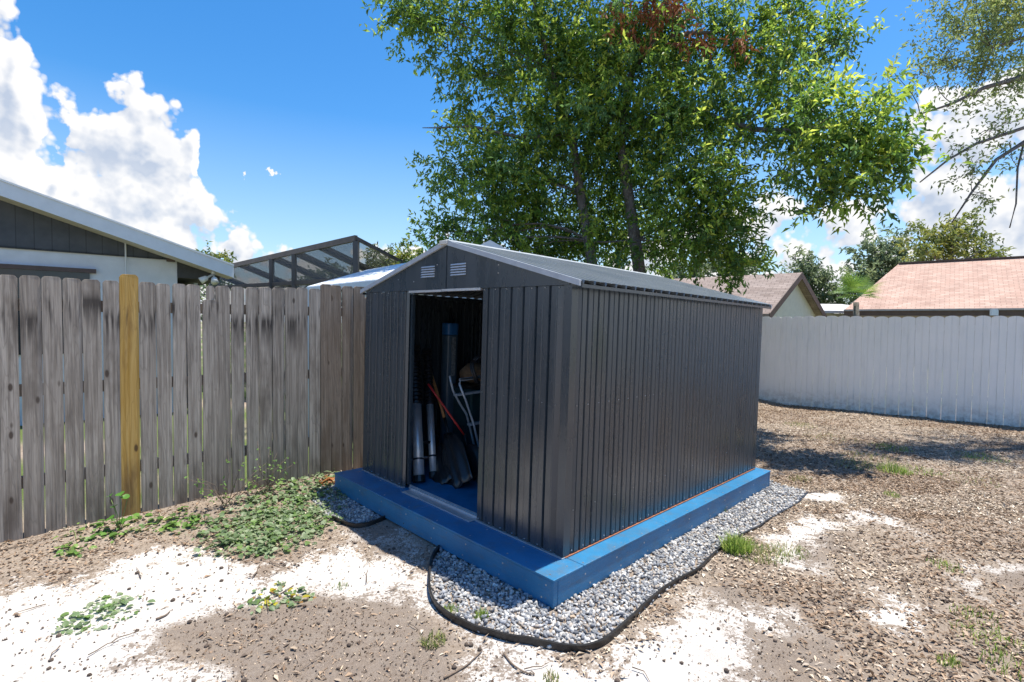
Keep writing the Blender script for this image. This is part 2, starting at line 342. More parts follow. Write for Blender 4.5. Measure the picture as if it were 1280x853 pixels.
# deck boards on top, butted
Sbox('front_deck_board', (LB0-.004, WB0-.004, -.016), (-.004+.02, 1.218, -.001), BLUE, plat, .003)
Sbox('front_deck_board', (LB0-.004, 1.222, -.016), (-.004+.02, WB1+.004, -.0022), BLUE, plat, .003)
ds = MB()
def dscrew(p, n, a, b, r=.006):
    k = len(ds.v); ds.v += [tuple(p+n*.0012+(a*math.cos(i*1.0472)+b*math.sin(i*1.0472))*r) for i in range(6)]+[tuple(p-n*.002+(a*math.cos(i*1.0472)+b*math.sin(i*1.0472))*r) for i in range(6)]
    ds.f.append(tuple(k+i for i in range(6))); ds.f.extend((k+i, k+(i+1) % 6, k+6+(i+1) % 6, k+6+i) for i in range(6))
for i in range(8):
    w_ = -.09+.35*i
    for l_ in (-.215, -.06): dscrew(S(l_+random.uniform(-.01, .01), w_, -.001), e3, e1, e2)
    dscrew(S(LB0, w_, -.05), -e2, e1, e3); dscrew(S(LB0, w_+.03, -.13), -e2, e1, e3)
for i in range(10):
    l_ = .04+.33*i
    dscrew(S(l_, WB0+.02, -.001), e3, e1, e2); dscrew(S(l_, WB0, -.06), -e1, e2, e3); dscrew(S(l_+.05, WB0, -.13), -e1, e2, e3)
mk('screw_heads', ds, SCREWM, plat)
for a, b in ((.02, .98), (.984, 2.02), (2.024, LB1+.004)): Sbox('side_deck_board', (a, WB0-.004, -.016+random.uniform(-.001, .001)), (b, .03, -.001+random.uniform(-.002, .0)), BLUE, plat, .003)
Sbox('side_deck_board', (.02, WW-.03, -.016), (LB1+.004, WB1+.004, -.001), BLUE, plat, .003)
Sbox('floor_panel', (.019, .032, -.016), (LB1, WW-.032, -.003), BLUE_DARK, plat)

# ------------------------------------------------------------------ shed
shed = thing('garden_shed', 'charcoal grey corrugated metal garden shed with sliding doors open', 'shed', M=SM)
PITCHR = .113
def ribs(u0, u1, ph=0., mid=.88):
    """profile (u, depth) of the trapezoid ribbed sheet from u0 to u1, depth 0 = pan, 1 = raised"""
    pts = [(u0, 0.)]; k = math.floor((u0-ph)/PITCHR)
    while True:
        b = ph+k*PITCHR; k += 1
        for du, d in ((0., 1.), (.003, 0.), (.015, 0.), (.022, 1.), (.062, 1.), (.0645, mid), (.070, mid), (.0725, 1.)):
            u = b+du
            if u > u1-.002: pts.append((u1, pts[-1][1])); return pts
            if u > u0+.002: pts.append((u, d))
def sheet(fn, u0, u1, z0, z1, depth=.016, th=.0015, ph=0., zt=None, mid=.88):
    """fn(u, outward offset, z) -> world"""
    pr = ribs(u0, u1, ph, mid); mb = MB(); n = len(pr); nz = len(zt) if zt else 2; zs = zt or (z0, z1)
    for side in (0, 1):
        for z in zs:
            for u, d in pr: mb.v.append(tuple(fn(u, d*depth-side*th, z)))
    for side in (0, 1):
        for j in range(nz-1):
            for i in range(n-1):
                a = side*nz*n+j*n+i; q = (a, a+1, a+n+1, a+n); mb.f.append(q if side == 0 else q[::-1])
    for j, s0 in ((0, 0), (nz-1, 0)):
        for i in range(n-1):
            a = j*n+i; mb.f.append((a, a+nz*n, a+1+nz*n, a+1))
    for j in range(nz-1):
        for i in (0, n-1):
            a = j*n+i; mb.f.append((a, a+n, a+n+nz*n, a+nz*n))
    return mb
front = lambda u, o, z: S(-o, u, z); right = lambda u, o, z: S(u, -o, z); left = lambda u, o, z: S(u, WW+o, z); back = lambda u, o, z: S(LW+o, u, z)
DO0, DO1, DH = .775, 1.705, 1.645
mk('front_wall', sheet(front, .05, DO0, .012, HW-.02, ph=.03), CHAR, shed)
mk('front_wall', sheet(front, DO1, WW-.03, .012, HW-.02, ph=.03), CHAR, shed)
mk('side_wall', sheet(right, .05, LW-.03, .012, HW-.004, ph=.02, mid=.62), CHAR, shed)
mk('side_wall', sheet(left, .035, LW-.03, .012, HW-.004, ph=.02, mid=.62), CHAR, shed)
mk('rear_wall', sheet(back, .035, WW-.03, .012, HW-.02, ph=.03), CHAR, shed)
for (a, b) in (((-.013, -.013), (.036, .0)), ((-.013, -.013), None)): pass
def corner(l0, w0, sl, sw):
    mb = MB(); c = .0165
    p = [(l0+sl*(-c), w0+sw*.045), (l0+sl*(-c), w0+sw*(-c)), (l0+sl*.045, w0+sw*(-c)), (l0+sl*.045, w0+sw*(-c+.003)), (l0+sl*(-c+.003), w0+sw*(-c+.003)), (l0+sl*(-c+.003), w0+sw*.045)]
    return mb.prism([S(l, w, .006) for l, w in p], e3*(HW-.012))
for a in ((0, 0, 1, 1), (0, WW, 1, -1), (LW, 0, -1, 1), (LW, WW, -1, -1)): mk('corner_trim', corner(*a), CHAR, shed)
# gable infill panels (front and rear)
MIDW = WW/2; rise = (RZ-HW)/MIDW
def zr(w): return HW+(MIDW-abs(w-MIDW))*rise
for l, s in ((-.0185, -1), (LW+.0185, 1)):
    for w0, w1 in ((-.0, MIDW-.002), (MIDW+.002, WW)):
        z0 = HW-.018
        poly = [S(l, w0, z0), S(l, w1, z0), S(l, w1, zr(w1)+.008), S(l, w0, zr(w0)+.008)]
        mk('gable_panel', MB().prism(poly, e2*.002*s), CHAR, shed)
mk('gable_seam', MB().box((-.0245, MIDW+.005, HW-.02), (-.021, MIDW+.03, RZ-.03), S), CHAR, shed)
LV = TRIMW
for w0 in (.963, 1.34):
    mb = MB()
    for k in range(5):
        z = 1.748+k*.019
        mb.hexa([S(-.034, w0, z), S(-.034, w0+.17, z), S(-.021, w0+.17, z), S(-.021, w0, z), S(-.023, w0, z+.011), S(-.023, w0+.17, z+.011), S(-.0211, w0+.17, z+.011), S(-.0211, w0, z+.011)])
    mk('vent', mb, LV, shed)
# roof: two ribbed slopes
ov = .085; YF, YR = -.035, LW+.06
def slope(sgn):
    sl = math.hypot(1, rise)
    def fn(u, o, s):   # s = distance from ridge (horizontal)
        w = MIDW-s if sgn < 0 else MIDW+s
        return S(u, w, RZ-s*rise+.012+o*1.)
    return fn
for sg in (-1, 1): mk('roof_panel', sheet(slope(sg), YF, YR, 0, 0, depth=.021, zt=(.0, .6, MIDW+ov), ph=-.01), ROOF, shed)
mb = MB()
for (wA, wB) in ((-ov, MIDW), (MIDW, WW+ov)):
    zA = RZ-abs(MIDW-wA)*rise; zB = RZ-abs(MIDW-wB)*rise
    for l0, l1 in ((YF-.006, YF+.012), (YR-.012, YR+.006)):
        mb = MB(); mb.hexa([S(l0, wA, zA-.004), S(l1, wA, zA-.004), S(l1, wB, zB-.004), S(l0, wB, zB-.004), S(l0, wA, zA+.031), S(l1, wA, zA+.031), S(l1, wB, zB+.031), S(l0, wB, zB+.031)]); mk('rake_trim', mb, TRIML, shed)
mb = MB(); R0 = RZ+.034
mb.prism([S(YF-.004, MIDW-.07, R0-.07*rise), S(YF-.004, MIDW, R0+.004), S(YF-.004, MIDW+.07, R0-.07*rise), S(YF-.004, MIDW+.07, R0-.07*rise-.003), S(YF-.004, MIDW, R0), S(YF-.004, MIDW-.07, R0-.07*rise-.003)], e2*(YR-YF+.008))
mk('ridge_cap', mb, TRIML, shed)
mk('ridge_end_cap', MB().box((YF-.02, MIDW-.028, RZ-.002), (YF-.0065, MIDW+.06, RZ+.028), S), simple('off_white_plastic', (.6, .58, .52), .5), shed, bevel=.004)
for s, w in ((-1, -ov), (1, WW+ov)):      # light eave flashing under the rib ends
    z = RZ-(MIDW+ov)*rise
    mk('eave_flashing', MB().box((YF+.02, w-.004 if s < 0 else w-.001, z-.012), (YR-.02, w+.001 if s < 0 else w+.004, z+.008), S), CHAR, shed)
# roof framing inside, wall top channels
for w in (-.012+.02, WW-.03): mk('top_channel', MB().box((.02, w, HW-.05), (LW-.02, w+.02, HW-.006), S), CHAR, shed)
for w in (MIDW-.45, MIDW+.45): mk('roof_beam', MB().box((.02, w-.02, zr(w)-.06), (LW-.02, w+.02, zr(w)-.006), S), CHAR, shed)
# door track under the gable, threshold, floor channels
mk('door_track', MB().box((-.026, DO0+.02, DH-.012), (-.0, 1.24, DH+.006), S).box((-.026, 1.244, DH-.014), (-.0, DO1-.02, DH+.003), S), ALU, shed)
mk('header', MB().box((.002, DO0-.06, DH-.002), (.03, DO1+.06, HW-.01), S), CHAR, shed)
mk('threshold', MB().box((-.078, DO0+.01, .0005), (.06, DO1-.09, .010), S).box((-.004, DO0+.01, .010), (.001, DO1-.06, .024), S).box((.03, DO0+.01, .010), (.034, DO1-.02, .026), S).box((-.088, DO1-.30, .0005), (-.08, DO1-.08, .006), S), ALU, shed)
mk('floor_channel', MB().box((-.028, -.02, .0005), (.0, DO0+.01, .006), S), ALU, shed); mk('floor_channel', MB().box((-.028, DO1-.0, .0005), (.0, WW+.01, .006), S), ALU, shed)
mk('floor_channel', MB().box((.0, -.0235, .0005), (LW, .0, .006), S), simple('rusty_channel', (.30, .12, .07), .7, 0, .3, 30), shed)
# sliding doors, slid back behind the front walls
for u0, u1, hx in ((.10, DO0+.025, DO0-.0), (DO1-.022, 2.30, DO1)):
    d = mk('sliding_door', sheet(lambda u, o, z: S(.030-o, u, z), u0, u1, .03, DH-.02, ph=.05), CHAR, shed)
    u = u1 if u0 < 1 else u0; s = -1 if u0 < 1 else 1
    mk('door_edge', MB().box((.014, min(u, u+s*.022), .03), (.04, max(u, u+s*.022), DH-.02), S), CHAR, d)
mb = MB()   # screws
def screw(p, n, r=.0045):
    n = A(n); a = np.cross(n, e3); a /= np.linalg.norm(a); b = np.cross(n, a); k = len(mb.v)
    for off, rr in ((0, r), (.003, r*.7)):
        for i in range(6): mb.v.append(tuple(p+n*off+(a*math.cos(i*1.0472)+b*math.sin(i*1.0472))*rr))
    for i in range(6): mb.f.append((k+i, k+(i+1) % 6, k+6+(i+1) % 6, k+6+i))
    mb.f.append(tuple(k+6+i for i in range(6)))
k = 0
for i in range(22):
    u = .03+PITCHR*i+.05
    if u < DO0-.01 or (u > DO1+.01 and u < WW-.04):
        screw(S(-.0165, u, .022), -e2); screw(S(-.0165, u, .92), -e2, .003); screw(S(-.019, u, HW-.03), -e2, .004)
for i in range(27):
    u = .02+PITCHR*i+.046
    if u < LW-.05: screw(S(u, -.0165, .03), -e1)
    if u < LW-.05 and i < 9: screw(S(u, -.0165, .92), -e1, .0035)
    if i % 2 == 0 and u < LW-.05: screw(S(u, -.0165, .28), -e1, .003)
for w, z in ((.62, 1.80), (.62, 1.745), (1.85, 1.745), (1.31, 1.84), (1.62, 1.72)): screw(S(-.021, w, z), -e2, .005)
mk('screw_heads', mb, SCREWM, shed)

# ------------------------------------------------------------------ things inside the shed
SILV = simple('brushed_silver', (.75, .76, .78), .42, .55, .1, 20); BLK = simple('satin_black', (.02, .02, .022), .35, 0, .2, 15, spec=.6)
def segs(p, q, n): return [p+(q-p)*i/n for i in range(n+1)]
f1 = floorpt(524, 603); t1 = wpl(517, 432, 2.27); f2 = floorpt(542, 598); t2 = wpl(534, 436, 2.30)
lad = thing('telescopic_ladder', 'collapsed telescopic ladder with silver tubes and black collars inside shed doorway', 'ladder', f1)
for i, (p, q, r) in enumerate(((f1, t1, .048), (f2, t2, .033))):
    d = (q-p)/np.linalg.norm(q-p); H = np.linalg.norm(q-p)
    mk('tube', MB().tube([p+d*.04, p+d*H*.54], r, 16), SILV, lad, True)
    mk('foot', MB().tube([p+d*.0, p+d*.055], r+.006, 14), BLK, lad)
    mk('collar', MB().tube([p+d*.19, p+d*.205], r+.003, 14), BLK, lad)
    pts = []; rs = []; n = 16
    for k in range(n):
        b = H*(.54+.46*k/n); st = H*.46/n
        pts += [p+d*b, p+d*(b+st*.08), p+d*(b+st*.62), p+d*(b+st*.66), p+d*(b+st*.98)]; rs += [r*.8, r*1.25, r*1.25, r*.8, r*.8]
    mk('collar_stack', MB().tube(pts, rs, 14), BLK, lad)
mk('rung', MB().bar(f1+(t1-f1)*.26, f2+(t2-f2)*.26, .03, .022).bar(f1+(t1-f1)*.93, f2+(t2-f2)*.93, .03, .03), BLK, lad)
# shovel with wooden handle
def shovel(name, label, cat, top, neck, tip, hmat, hw, bl_w, bl_mat, ribn=0):
    t = thing(name, label, cat, tip); mk('handle', MB().tube(segs(neck+(neck-top)*-.02, top, 4), hw, 10), hmat, t, True)
    ax = (tip-neck); L = np.linalg.norm(ax); ax /= L; sd = e1-ax*(e1@ax); sd /= np.linalg.norm(sd); nn = np.cross(ax, sd)
    mk('socket', MB().tube([neck-ax*.10, neck+ax*L*.32], [hw*1.25, hw*.9], 10), bl_mat, t, True)
    mb = MB(); rows = 9; cols = 12
    for r in range(rows):
        s = r/(rows-1); c = neck+ax*L*(.26+.74*s); wd = bl_w*(.55+.45*min(1, s*2.6)) if r else bl_w*.35
        for q in range(cols+1):
            u = q/cols*2-1; dd = -.05*(1-u*u)*(1-s*.6)+(.012*math.cos(u*math.pi*ribn) if ribn else 0)
            mb.v.append(tuple(c+sd*wd*u/2+nn*dd))
    for r in range(rows-1):
        for q in range(cols): a = r*(cols+1)+q; mb.f.append((a, a+1, a+cols+2, a+cols+1))
    o = mk('blade', mb, bl_mat, t, True, fix=False); m = o.modifiers.new('solid', 'SOLIDIFY'); m.thickness = .004
    return t
WOODH = simple('varnished_handle', (.50, .22, .08), .4, 0, .15, 20); REDH = simple('red_handle', (.55, .03, .03), .35, 0, .1)
shovel('digging_shovel', 'long shovel with orange wooden handle leaning in shed doorway', 'shovel', wpl(537, 460, 2.28), wpl(556, 524, 1.95), floorpt(577, 609, .012), WOODH, .015, .28, BLK, 3)
shovel('scoop_shovel', 'wide ribbed black scoop with thin red handle behind the orange handled shovel', 'shovel', wpl(535, 480, 1.95), wpl(581, 545, 1.72), floorpt(592, 600, .012), REDH, .010, .36, BLK, 5)
shovel('leaf_rake', 'black fan rake resting on the blue floor beside silver ladder tubes', 'rake', wpl(529, 470, 2.31), wpl(546, 545, 2.1), floorpt(560, 604, .012), BLK, .011, .30, BLK, 4)
PB = simple('pale_blue_metal', (.50, .58, .66), .35, .3, .1)
WS = 1.75; b0 = floorpt(604, 592); st = thing('step_stool', 'silver tubular folding step stool leaning behind right door panel', 'step stool', b0)
r1 = [wpl(*q, WS+.1) for q in ((562, 470), (566, 488), (575, 505), (583, 518), (590, 545))]+[floorpt(600, 592)]
r2 = [wpl(*q, WS) for q in ((574, 480), (576, 474), (608, 471))]; r3 = [wpl(*q, WS) for q in ((574, 480), (582, 500), (592, 530))]+[floorpt(606, 592)]
mk('side_rail', MB().tube(r1, .011, 8), PB, st, True); mk('side_rail', MB().tube(r3, .011, 8), PB, st, True); mk('top_rail', MB().tube(r2, .010, 8), PB, st, True)
for a, b in (((569, 494), (610, 488)), ((586, 531), (610, 526)), ((576, 475), (610, 470))): mk('step', MB().bar(wpl(*a, WS+.03), wpl(*b, WS+.03), .05, .02), PB, st)
bt = wpl(563, 404, 2.2); w0 = 2.2; l0_ = float((bt-O)@e2)
bag = thing('wrapped_pack', 'tall blue and grey wrapped pack standing against the shed wall', 'package', S(l0_, w0, 0))
def rounded(l, w, z0, z1, rl, rw, n=14):
    return MB().add([S(l+math.copysign(abs(math.cos(2*math.pi*k/n))**.6, math.cos(2*math.pi*k/n))*rl, w+math.copysign(abs(math.sin(2*math.pi*k/n))**.6, math.sin(2*math.pi*k/n))*rw, z) for z in (z0, z1) for k in range(n)],
                    [(k, (k+1) % n, n+(k+1) % n, n+k) for k in range(n)]+[tuple(range(n)), tuple(range(n, 2*n))])
zt = (bt-O)@e3
mk('pack_body', rounded(l0_, w0, 0, zt-.12, .075, .065), simple('dimmed_blue_wrap', (.05, .09, .13), .4), bag, bevel=.01)  # lower body coloured dark to paint in the gloom inside the shed
mk('blue_cap', rounded(l0_, w0, zt-.12, zt, .078, .068), simple('blue_wrap', (.02, .12, .32), .4), bag, bevel=.01)
mk('pale_band', MB().box((l0_-.03, w0-.071, .86), (l0_+.02, w0-.0665, zt-.14), S), simple('pale_print', (.16, .19, .21), .6, 0, .6, 60), bag)
lc = float((wpl(592, 470, 2.0)-O)@e2)
bx = thing('storage_crate', 'dark plastic storage crate standing against the shed wall', 'crate', S(lc, 2.05, 0))
zc = float((wpl(592, 482, 1.9)-O)@e3)
mk('crate_body', MB().box((lc-.14, 1.86, 0), (lc+.75, 2.3, zc-.03), S), simple('dark_teal_plastic', (.015, .05, .06), .45), bx, bevel=.02)
mk('crate_lid', MB().box((lc-.16, 1.84, zc-.028), (lc+.77, 2.32, zc), S), BLK, bx, bevel=.01)
rp = MB().tube([S(lc-.12+.09*i, 2.03, zc+.10+.012*math.sin(i*2)) for i in range(8)], [.05, .10, .115, .105, .115, .11, .095, .04], 14)
tag(mk('burlap_roll', rp, simple('burlap', (.22, .14, .08), .9, 0, .3, 40, .5), None, True), 'rolled brown burlap sack lying on dark crate inside shed', 'sack')
hc = wpl(603, 462, 1.7); hp = [hc+e3*.13*math.sin(a)+e2*.11*math.cos(a)+e1*.02*math.sin(3*a) for a in np.linspace(0, 2*math.pi, 28)]
hm = MB().tube(hp, .012, 8).tube([p+e1*.03 for p in hp], .012, 8)
tag(mk('hose_coil', hm, BLK, None, True), 'coiled black hose hooked over the step stool inside shed', 'hose')
mb = MB(); cc = floorpt(546, 594)
for i in range(60):
    p = cc+e3*random.uniform(.005, .10)+e1*random.gauss(0, .022)+e2*random.gauss(0, .022); d = A([random.gauss(0, 1) for _ in range(3)]); d /= np.linalg.norm(d)
    mb.tube([p-d*.02, p, p+d*.02+A([0, 0, -.006])], .0035, 5)
tag(mk('chain_heap', mb, SILV, None), 'small heap of silver chain on blue floor beside ladder foot', 'chain')

# ------------------------------------------------------------------ grey picket fence
def fpt(t, z, off=0.): return A([FP[0]+FD[0]*t+FN[0]*off, FP[1]+FD[1]*t+FN[1]*off, z])
def ft(px, py=400):
    d = ray(px, py); m = A([[FD[0], -d[0]], [FD[1], -d[1]]]); return np.linalg.solve(m, A([-FP[0], -FP[1]]))
def fence_at(px, py): t, s = ft(px, py); return t, CZ+ray(px, py)[2]*s
fence = thing('picket_fence', 'weathered grey wooden picket fence with one new yellow picket', 'fence', fpt(2.2, 0))
FZ = {}
def picket(ta, tb, ztop, mat, off=0., th=.017, ear=.02, tilt=0., notch=0, name='picket'):
    zb = float(gz(*fpt((ta+tb)/2, 0, .02)[:2]))-.02; mb = MB(); n = 9; w = tb-ta
    # dog-ear outline (t, z), slightly bowed edges
    bow = random.uniform(-.003, .003); L = []; Rr = []
    for i in range(n):
        z = zb+(ztop-ear-zb)*i/(n-1); b = bow*math.sin(i/(n-1)*math.pi)+tilt*(z-zb)
        L.append((ta+b+random.uniform(-.0007, .0007), z)); Rr.append((tb+b+random.uniform(-.0007, .0007), z))
    tt = tilt*(ztop-zb)
    out = L+[(ta+tt+ear*.35, ztop-ear*.35), (ta+tt+ear*.9, ztop), (tb+tt-ear*.9, ztop+random.uniform(-.003, .003)), (tb+tt-ear*.35, ztop-ear*.35)]+Rr[::-1]
    m = len(out); o0 = off; ctr = (ta+tb)/2
    fr = [fpt(t, z, o0+th+.0015*math.sin((t-ctr)*60)) for t, z in out]; bk = [fpt(t, z, o0) for t, z in out]
    # build as strips for clean faces
    k = len(out)
    def quadstrip(pts, base):
        fs = []
        for i in range(n-1): fs.append((base+i, base+i+1, base+k-2-i, base+k-1-i))
        fs.append((base+n-1, base+n, base+n+1, base+n+2, base+n+3, base+n+4)); return fs
    mb.v = [tuple(p) for p in fr+bk]; mb.f = quadstrip(fr, 0)+[f[::-1] for f in quadstrip(bk, k)]+[(i, (i+1) % k, (i+1) % k+k, i+k) for i in range(k)]
    v = A(mb.v); org = fpt(ctr, zb, o0)
    o = mk(name, mb, mat, fence); 
    # give each picket its own origin so its grain is its own
    me = o.data; sh = Matrix.Translation(MW[fence.name].inverted()@__import__('mathutils').Vector(org)); me.transform(sh.inverted()); o.matrix_local = sh
    return o
# pixel boundaries: (left x, right x, top y)
PK = [(-52, -28, 344), (-26, -2, 343), (-1, 22, 344), (24.5, 50, 345), (52.5, 76.5, 346), (78.5, 101, 348), (103.5, 126, 350), (128, 147.5, 351),
      (174, 193.5, 353), (196, 213, 355), (215, 231, 355), (233.5, 250, 356), (252, 269, 375), (259, 268.5, 357.5, 1), (270.5, 287, 358), (288.5, 303.5, 359), (307.5, 322, 359.5),
      (323.5, 338.5, 359.5), (340, 354, 360), (355.5, 369, 360), (370.5, 383.5, 360), (385.5, 398.5, 361), (400, 412.5, 355.5), (414, 426, 357), (427, 439.5, 358), (441, 454, 358.5)]
for i, q in enumerate(PK):
    px0, px1, py = q[:3]; ta, _ = ft(px0); tb, _ = ft(px1); _, zt_ = fence_at((px0+px1)/2, py)
    off = .0 if len(q) == 3 else -.018
    ta -= .0022; tb += .0022
    picket(ta, tb, zt_, BWOOD if px0 > 395 else FWOOD, off+random.uniform(-.001, .007), tilt=random.uniform(-.003, .004))
ta, _ = ft(148); tb, _ = ft(172); _, zt_ = fence_at(160, 343.5)
yp = picket(ta, tb, zt_, YWOOD, .001, th=.02, ear=.024, tilt=.004); yp['label'] = 'new yellow wood picket taller than the grey ones'
tb0, _ = ft(455); t = tb0+.006
while t < 5.4: picket(t, t+.098, 1.80+random.uniform(-.02, .02), BWOOD, random.uniform(0, .002), tilt=random.uniform(-.002, .002)); t += .104
t2_ = t; mb = MB(); 
while t2_ < 11.6:      # stretch hidden behind the shed
    z0 = float(gz(*fpt(t2_, 0)[:2])); mb.box((t2_, z0-.02, 0), (t2_+.098, 1.79+random.uniform(-.02, .02), .017), lambda a, b, c: fpt(a, b, c)); t2_ += .104
mk('picket_run', mb, BWOOD, fence)
t_ = ft(-52)[0]; mb = MB(); q = t_-.004
while q > -3.2: mb.box((q-.10, float(gz(*fpt(q, 0)[:2]))-.02, 0), (q, 1.83+random.uniform(-.02, .02), .017), lambda a, b, c: fpt(a, b, c)); q -= .106
mk('picket_run', mb, FWOOD, fence)
for z in (.35, 1.0, 1.60): mk('rail', MB().box((-3.2, z, -.042), (11.6, z+.085, -.003), lambda a, b, c: fpt(a, b, c)), BWOOD, fence)
for t in np.arange(-2.6, 11.6, 2.4): mk('post', MB().box((t, -.05, -.135), (t+.09, 1.72, -.044), lambda a, b, c: fpt(a, b, c)), BWOOD, fence)

# ------------------------------------------------------------------ white fence
wf = thing('white_fence', 'pale white scalloped vinyl privacy fence behind the yard', 'fence', (WP[0], WP[1], 0))
def wpt(u, z, off=0.): return A([WP[0]+WD[0]*u+WN[0]*off, WP[1]+WD[1]*u+WN[1]*off, z])
BW_ = .2; u = -4.2; cnt = 0; mb = MB()
UMAX = 4.28
while u < UMAX:
    zb = float(gz(*wpt(u+.1, 0)[:2]))-.03; zt_ = 1.752+(.012 if u > 3.9 else 0)+.008*math.sin(u*3)
    w = min(BW_, UMAX-u); pts = []
    for i in range(13):
        s = i/12; x = u+w*(.008+.984*s); zz = zt_-.035+.035*math.sin(math.pi*s)**.6
        pts.append((x, zz))
    half = 6
    for a, b in ((0, half), (half, 12)):      # two boards per scallop, with a V groove between
        P = pts[a:b+1]; x0 = P[0][0]+(.006 if a else 0); x1 = P[-1][0]-(.006 if not a else 0)
        out = [(x0, zb), (x1, zb)]+[(min(max(x, x0), x1), z) for x, z in P[::-1]]
        mb.prism([wpt(x, z, .0) for x, z in out], np.append(WN*.016, 0))
    mb.prism([wpt(u+w*.5-.007, zb, .0), wpt(u+w*.5+.007, zb, 0), wpt(u+w*.5+.007, zt_-.004, 0), wpt(u+w*.5-.007, zt_-.004, 0)], np.append(WN*.007, 0))
    u += BW_; cnt += 1
    if cnt % 12 == 0 or u >= UMAX: mk('fence_panel', mb, WHITEF, wf); mb = MB()
for z in (.3, 1.5): mk('rail', MB().box((-4.2, z, -.05), (UMAX, z+.09, -.002), lambda a, b, c: wpt(a, b, c)), WHITEF, wf)
mb = MB()

# ------------------------------------------------------------------ leaves
def leaves(name, P, D, N, L, W, colr, mat, parent=None, loc=(0, 0, 0), fold=.25):
    """P base points, D directions, N approx normals, L, W arrays"""
    D = D/np.linalg.norm(D, axis=1, keepdims=True); Sd = np.cross(D, N); Sd /= np.linalg.norm(Sd, axis=1, keepdims=True)+1e-9; U = np.cross(Sd, D)
    L = L[:, None]; W = W[:, None]; n = len(P)
    v0 = P; v2 = P+D*L-U*L*.10; m = P+D*L*.45+U*L*.05; v1 = m+Sd*W*.5+U*W*fold; v3 = m-Sd*W*.5+U*W*fold
    V = np.stack([v0, v1, v2, v3], 1).reshape(-1, 3); b = np.arange(n)[:, None]*4
    Fc = np.concatenate([b+A([[0, 1, 2]]), b+A([[0, 2, 3]])], 0)
    return bulk(name, V, Fc, mat, np.repeat(colr, 4, 0), parent, loc)
def randdir(n): v = rng.normal(size=(n, 3)); return v/np.linalg.norm(v, axis=1, keepdims=True)
def crown(name, lobes, tree, per, nl, L, W, palette, mat=LEAF, spread=.22, tipbias=.35, droop=.3, pal2=None):
    """lobes: (centre, radius, density, squash); each carries clumps of leaves along little twigs"""
    PP = []; DD = []; NN = []; CC = []; tips = []
    for c, r, dn, sq in lobes:
        n = max(3, int(per*dn*(r**2.2))); d = randdir(n); rad = rng.random(n)**.55
        # uneven outline
        ph = rng.random(3)*6; wob = 1+.22*np.sin(d[:, 0]*5+ph[0])*np.sin(d[:, 2]*5+ph[1])
        cl = c+d*(rad*wob*r)[:, None]*A([1, 1, sq]); tips.append((c, cl))
        td = d*.7+randdir(n)*.6+A([0, 0, .15-droop*.5]); td /= np.linalg.norm(td, axis=1, keepdims=True)
        pc = rng.random(n); 
        k = nl; P = np.repeat(cl, k, 0); T = np.repeat(td, k, 0); s = rng.random(n*k)
        P = P+T*((s-.4)*spread*2)[:, None]+randdir(n*k)*(.03+.22*spread)*rng.random((n*k, 1))
        Dv = T*.5+randdir(n*k)*.9+A([0, 0, -droop]); Nv = A([0, 0, 1.])+randdir(n*k)*.75
        base = palette[(np.repeat(pc, k)*len(palette)*.999).astype(int)]
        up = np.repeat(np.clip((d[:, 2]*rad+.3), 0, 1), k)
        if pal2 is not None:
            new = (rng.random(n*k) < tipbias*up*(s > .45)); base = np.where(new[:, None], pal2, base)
        base = base*rng.uniform(.72, 1.28, (n*k, 1))*A([1, 1, 1])+0
        PP.append(P); DD.append(Dv); NN.append(Nv); CC.append(base)
    P = np.concatenate(PP); n = len(P)
    leaves(name, P, np.concatenate(DD), np.concatenate(NN), L*rng.uniform(.65, 1.25, n), W*rng.uniform(.7, 1.2, n), np.concatenate(CC), mat, tree)
    return tips
def curve(p, q, bend, n=7, wob=.04):
    p = A(p, float); q = A(q, float); L = np.linalg.norm(q-p); out = []
    w = randdir(1)[0]*wob*L
    for i in range(n):
        s = i/(n-1); out.append(p+(q-p)*s+A(bend)*math.sin(math.pi*s)+w*math.sin(2*math.pi*s)+randdir(1)[0]*.008*L*(0 < i < n-1))
    return out
def limbs(tree, starts, tips, r0, twigs=9, name='branches'):
    mb = MB()
    for c, cl in tips:
        st = min(starts, key=lambda s: np.linalg.norm(s-c)+(1.5 if s[2] > c[2]+.3 else 0)); L = np.linalg.norm(c-st)
        rr = r0*min(1, .35+.2*L); mb.tube(curve(st, c, (0, 0, .08*L)), list(np.linspace(rr, rr*.35, 7)), 6, False)
        for j in rng.integers(0, len(cl), min(twigs, len(cl))): mb.tube(curve(c+(st-c)*random.uniform(0, .3), cl[j], (0, 0, .02), 5, .1), list(np.linspace(rr*.32, .004, 5)), 4, False)
    return mk(name, mb, BARK, tree, True, fix=False)
def LB(px, py, D, rpx, dn=1., sq=.9): return (dep(px, py, D), rpx/645*D, dn, sq)

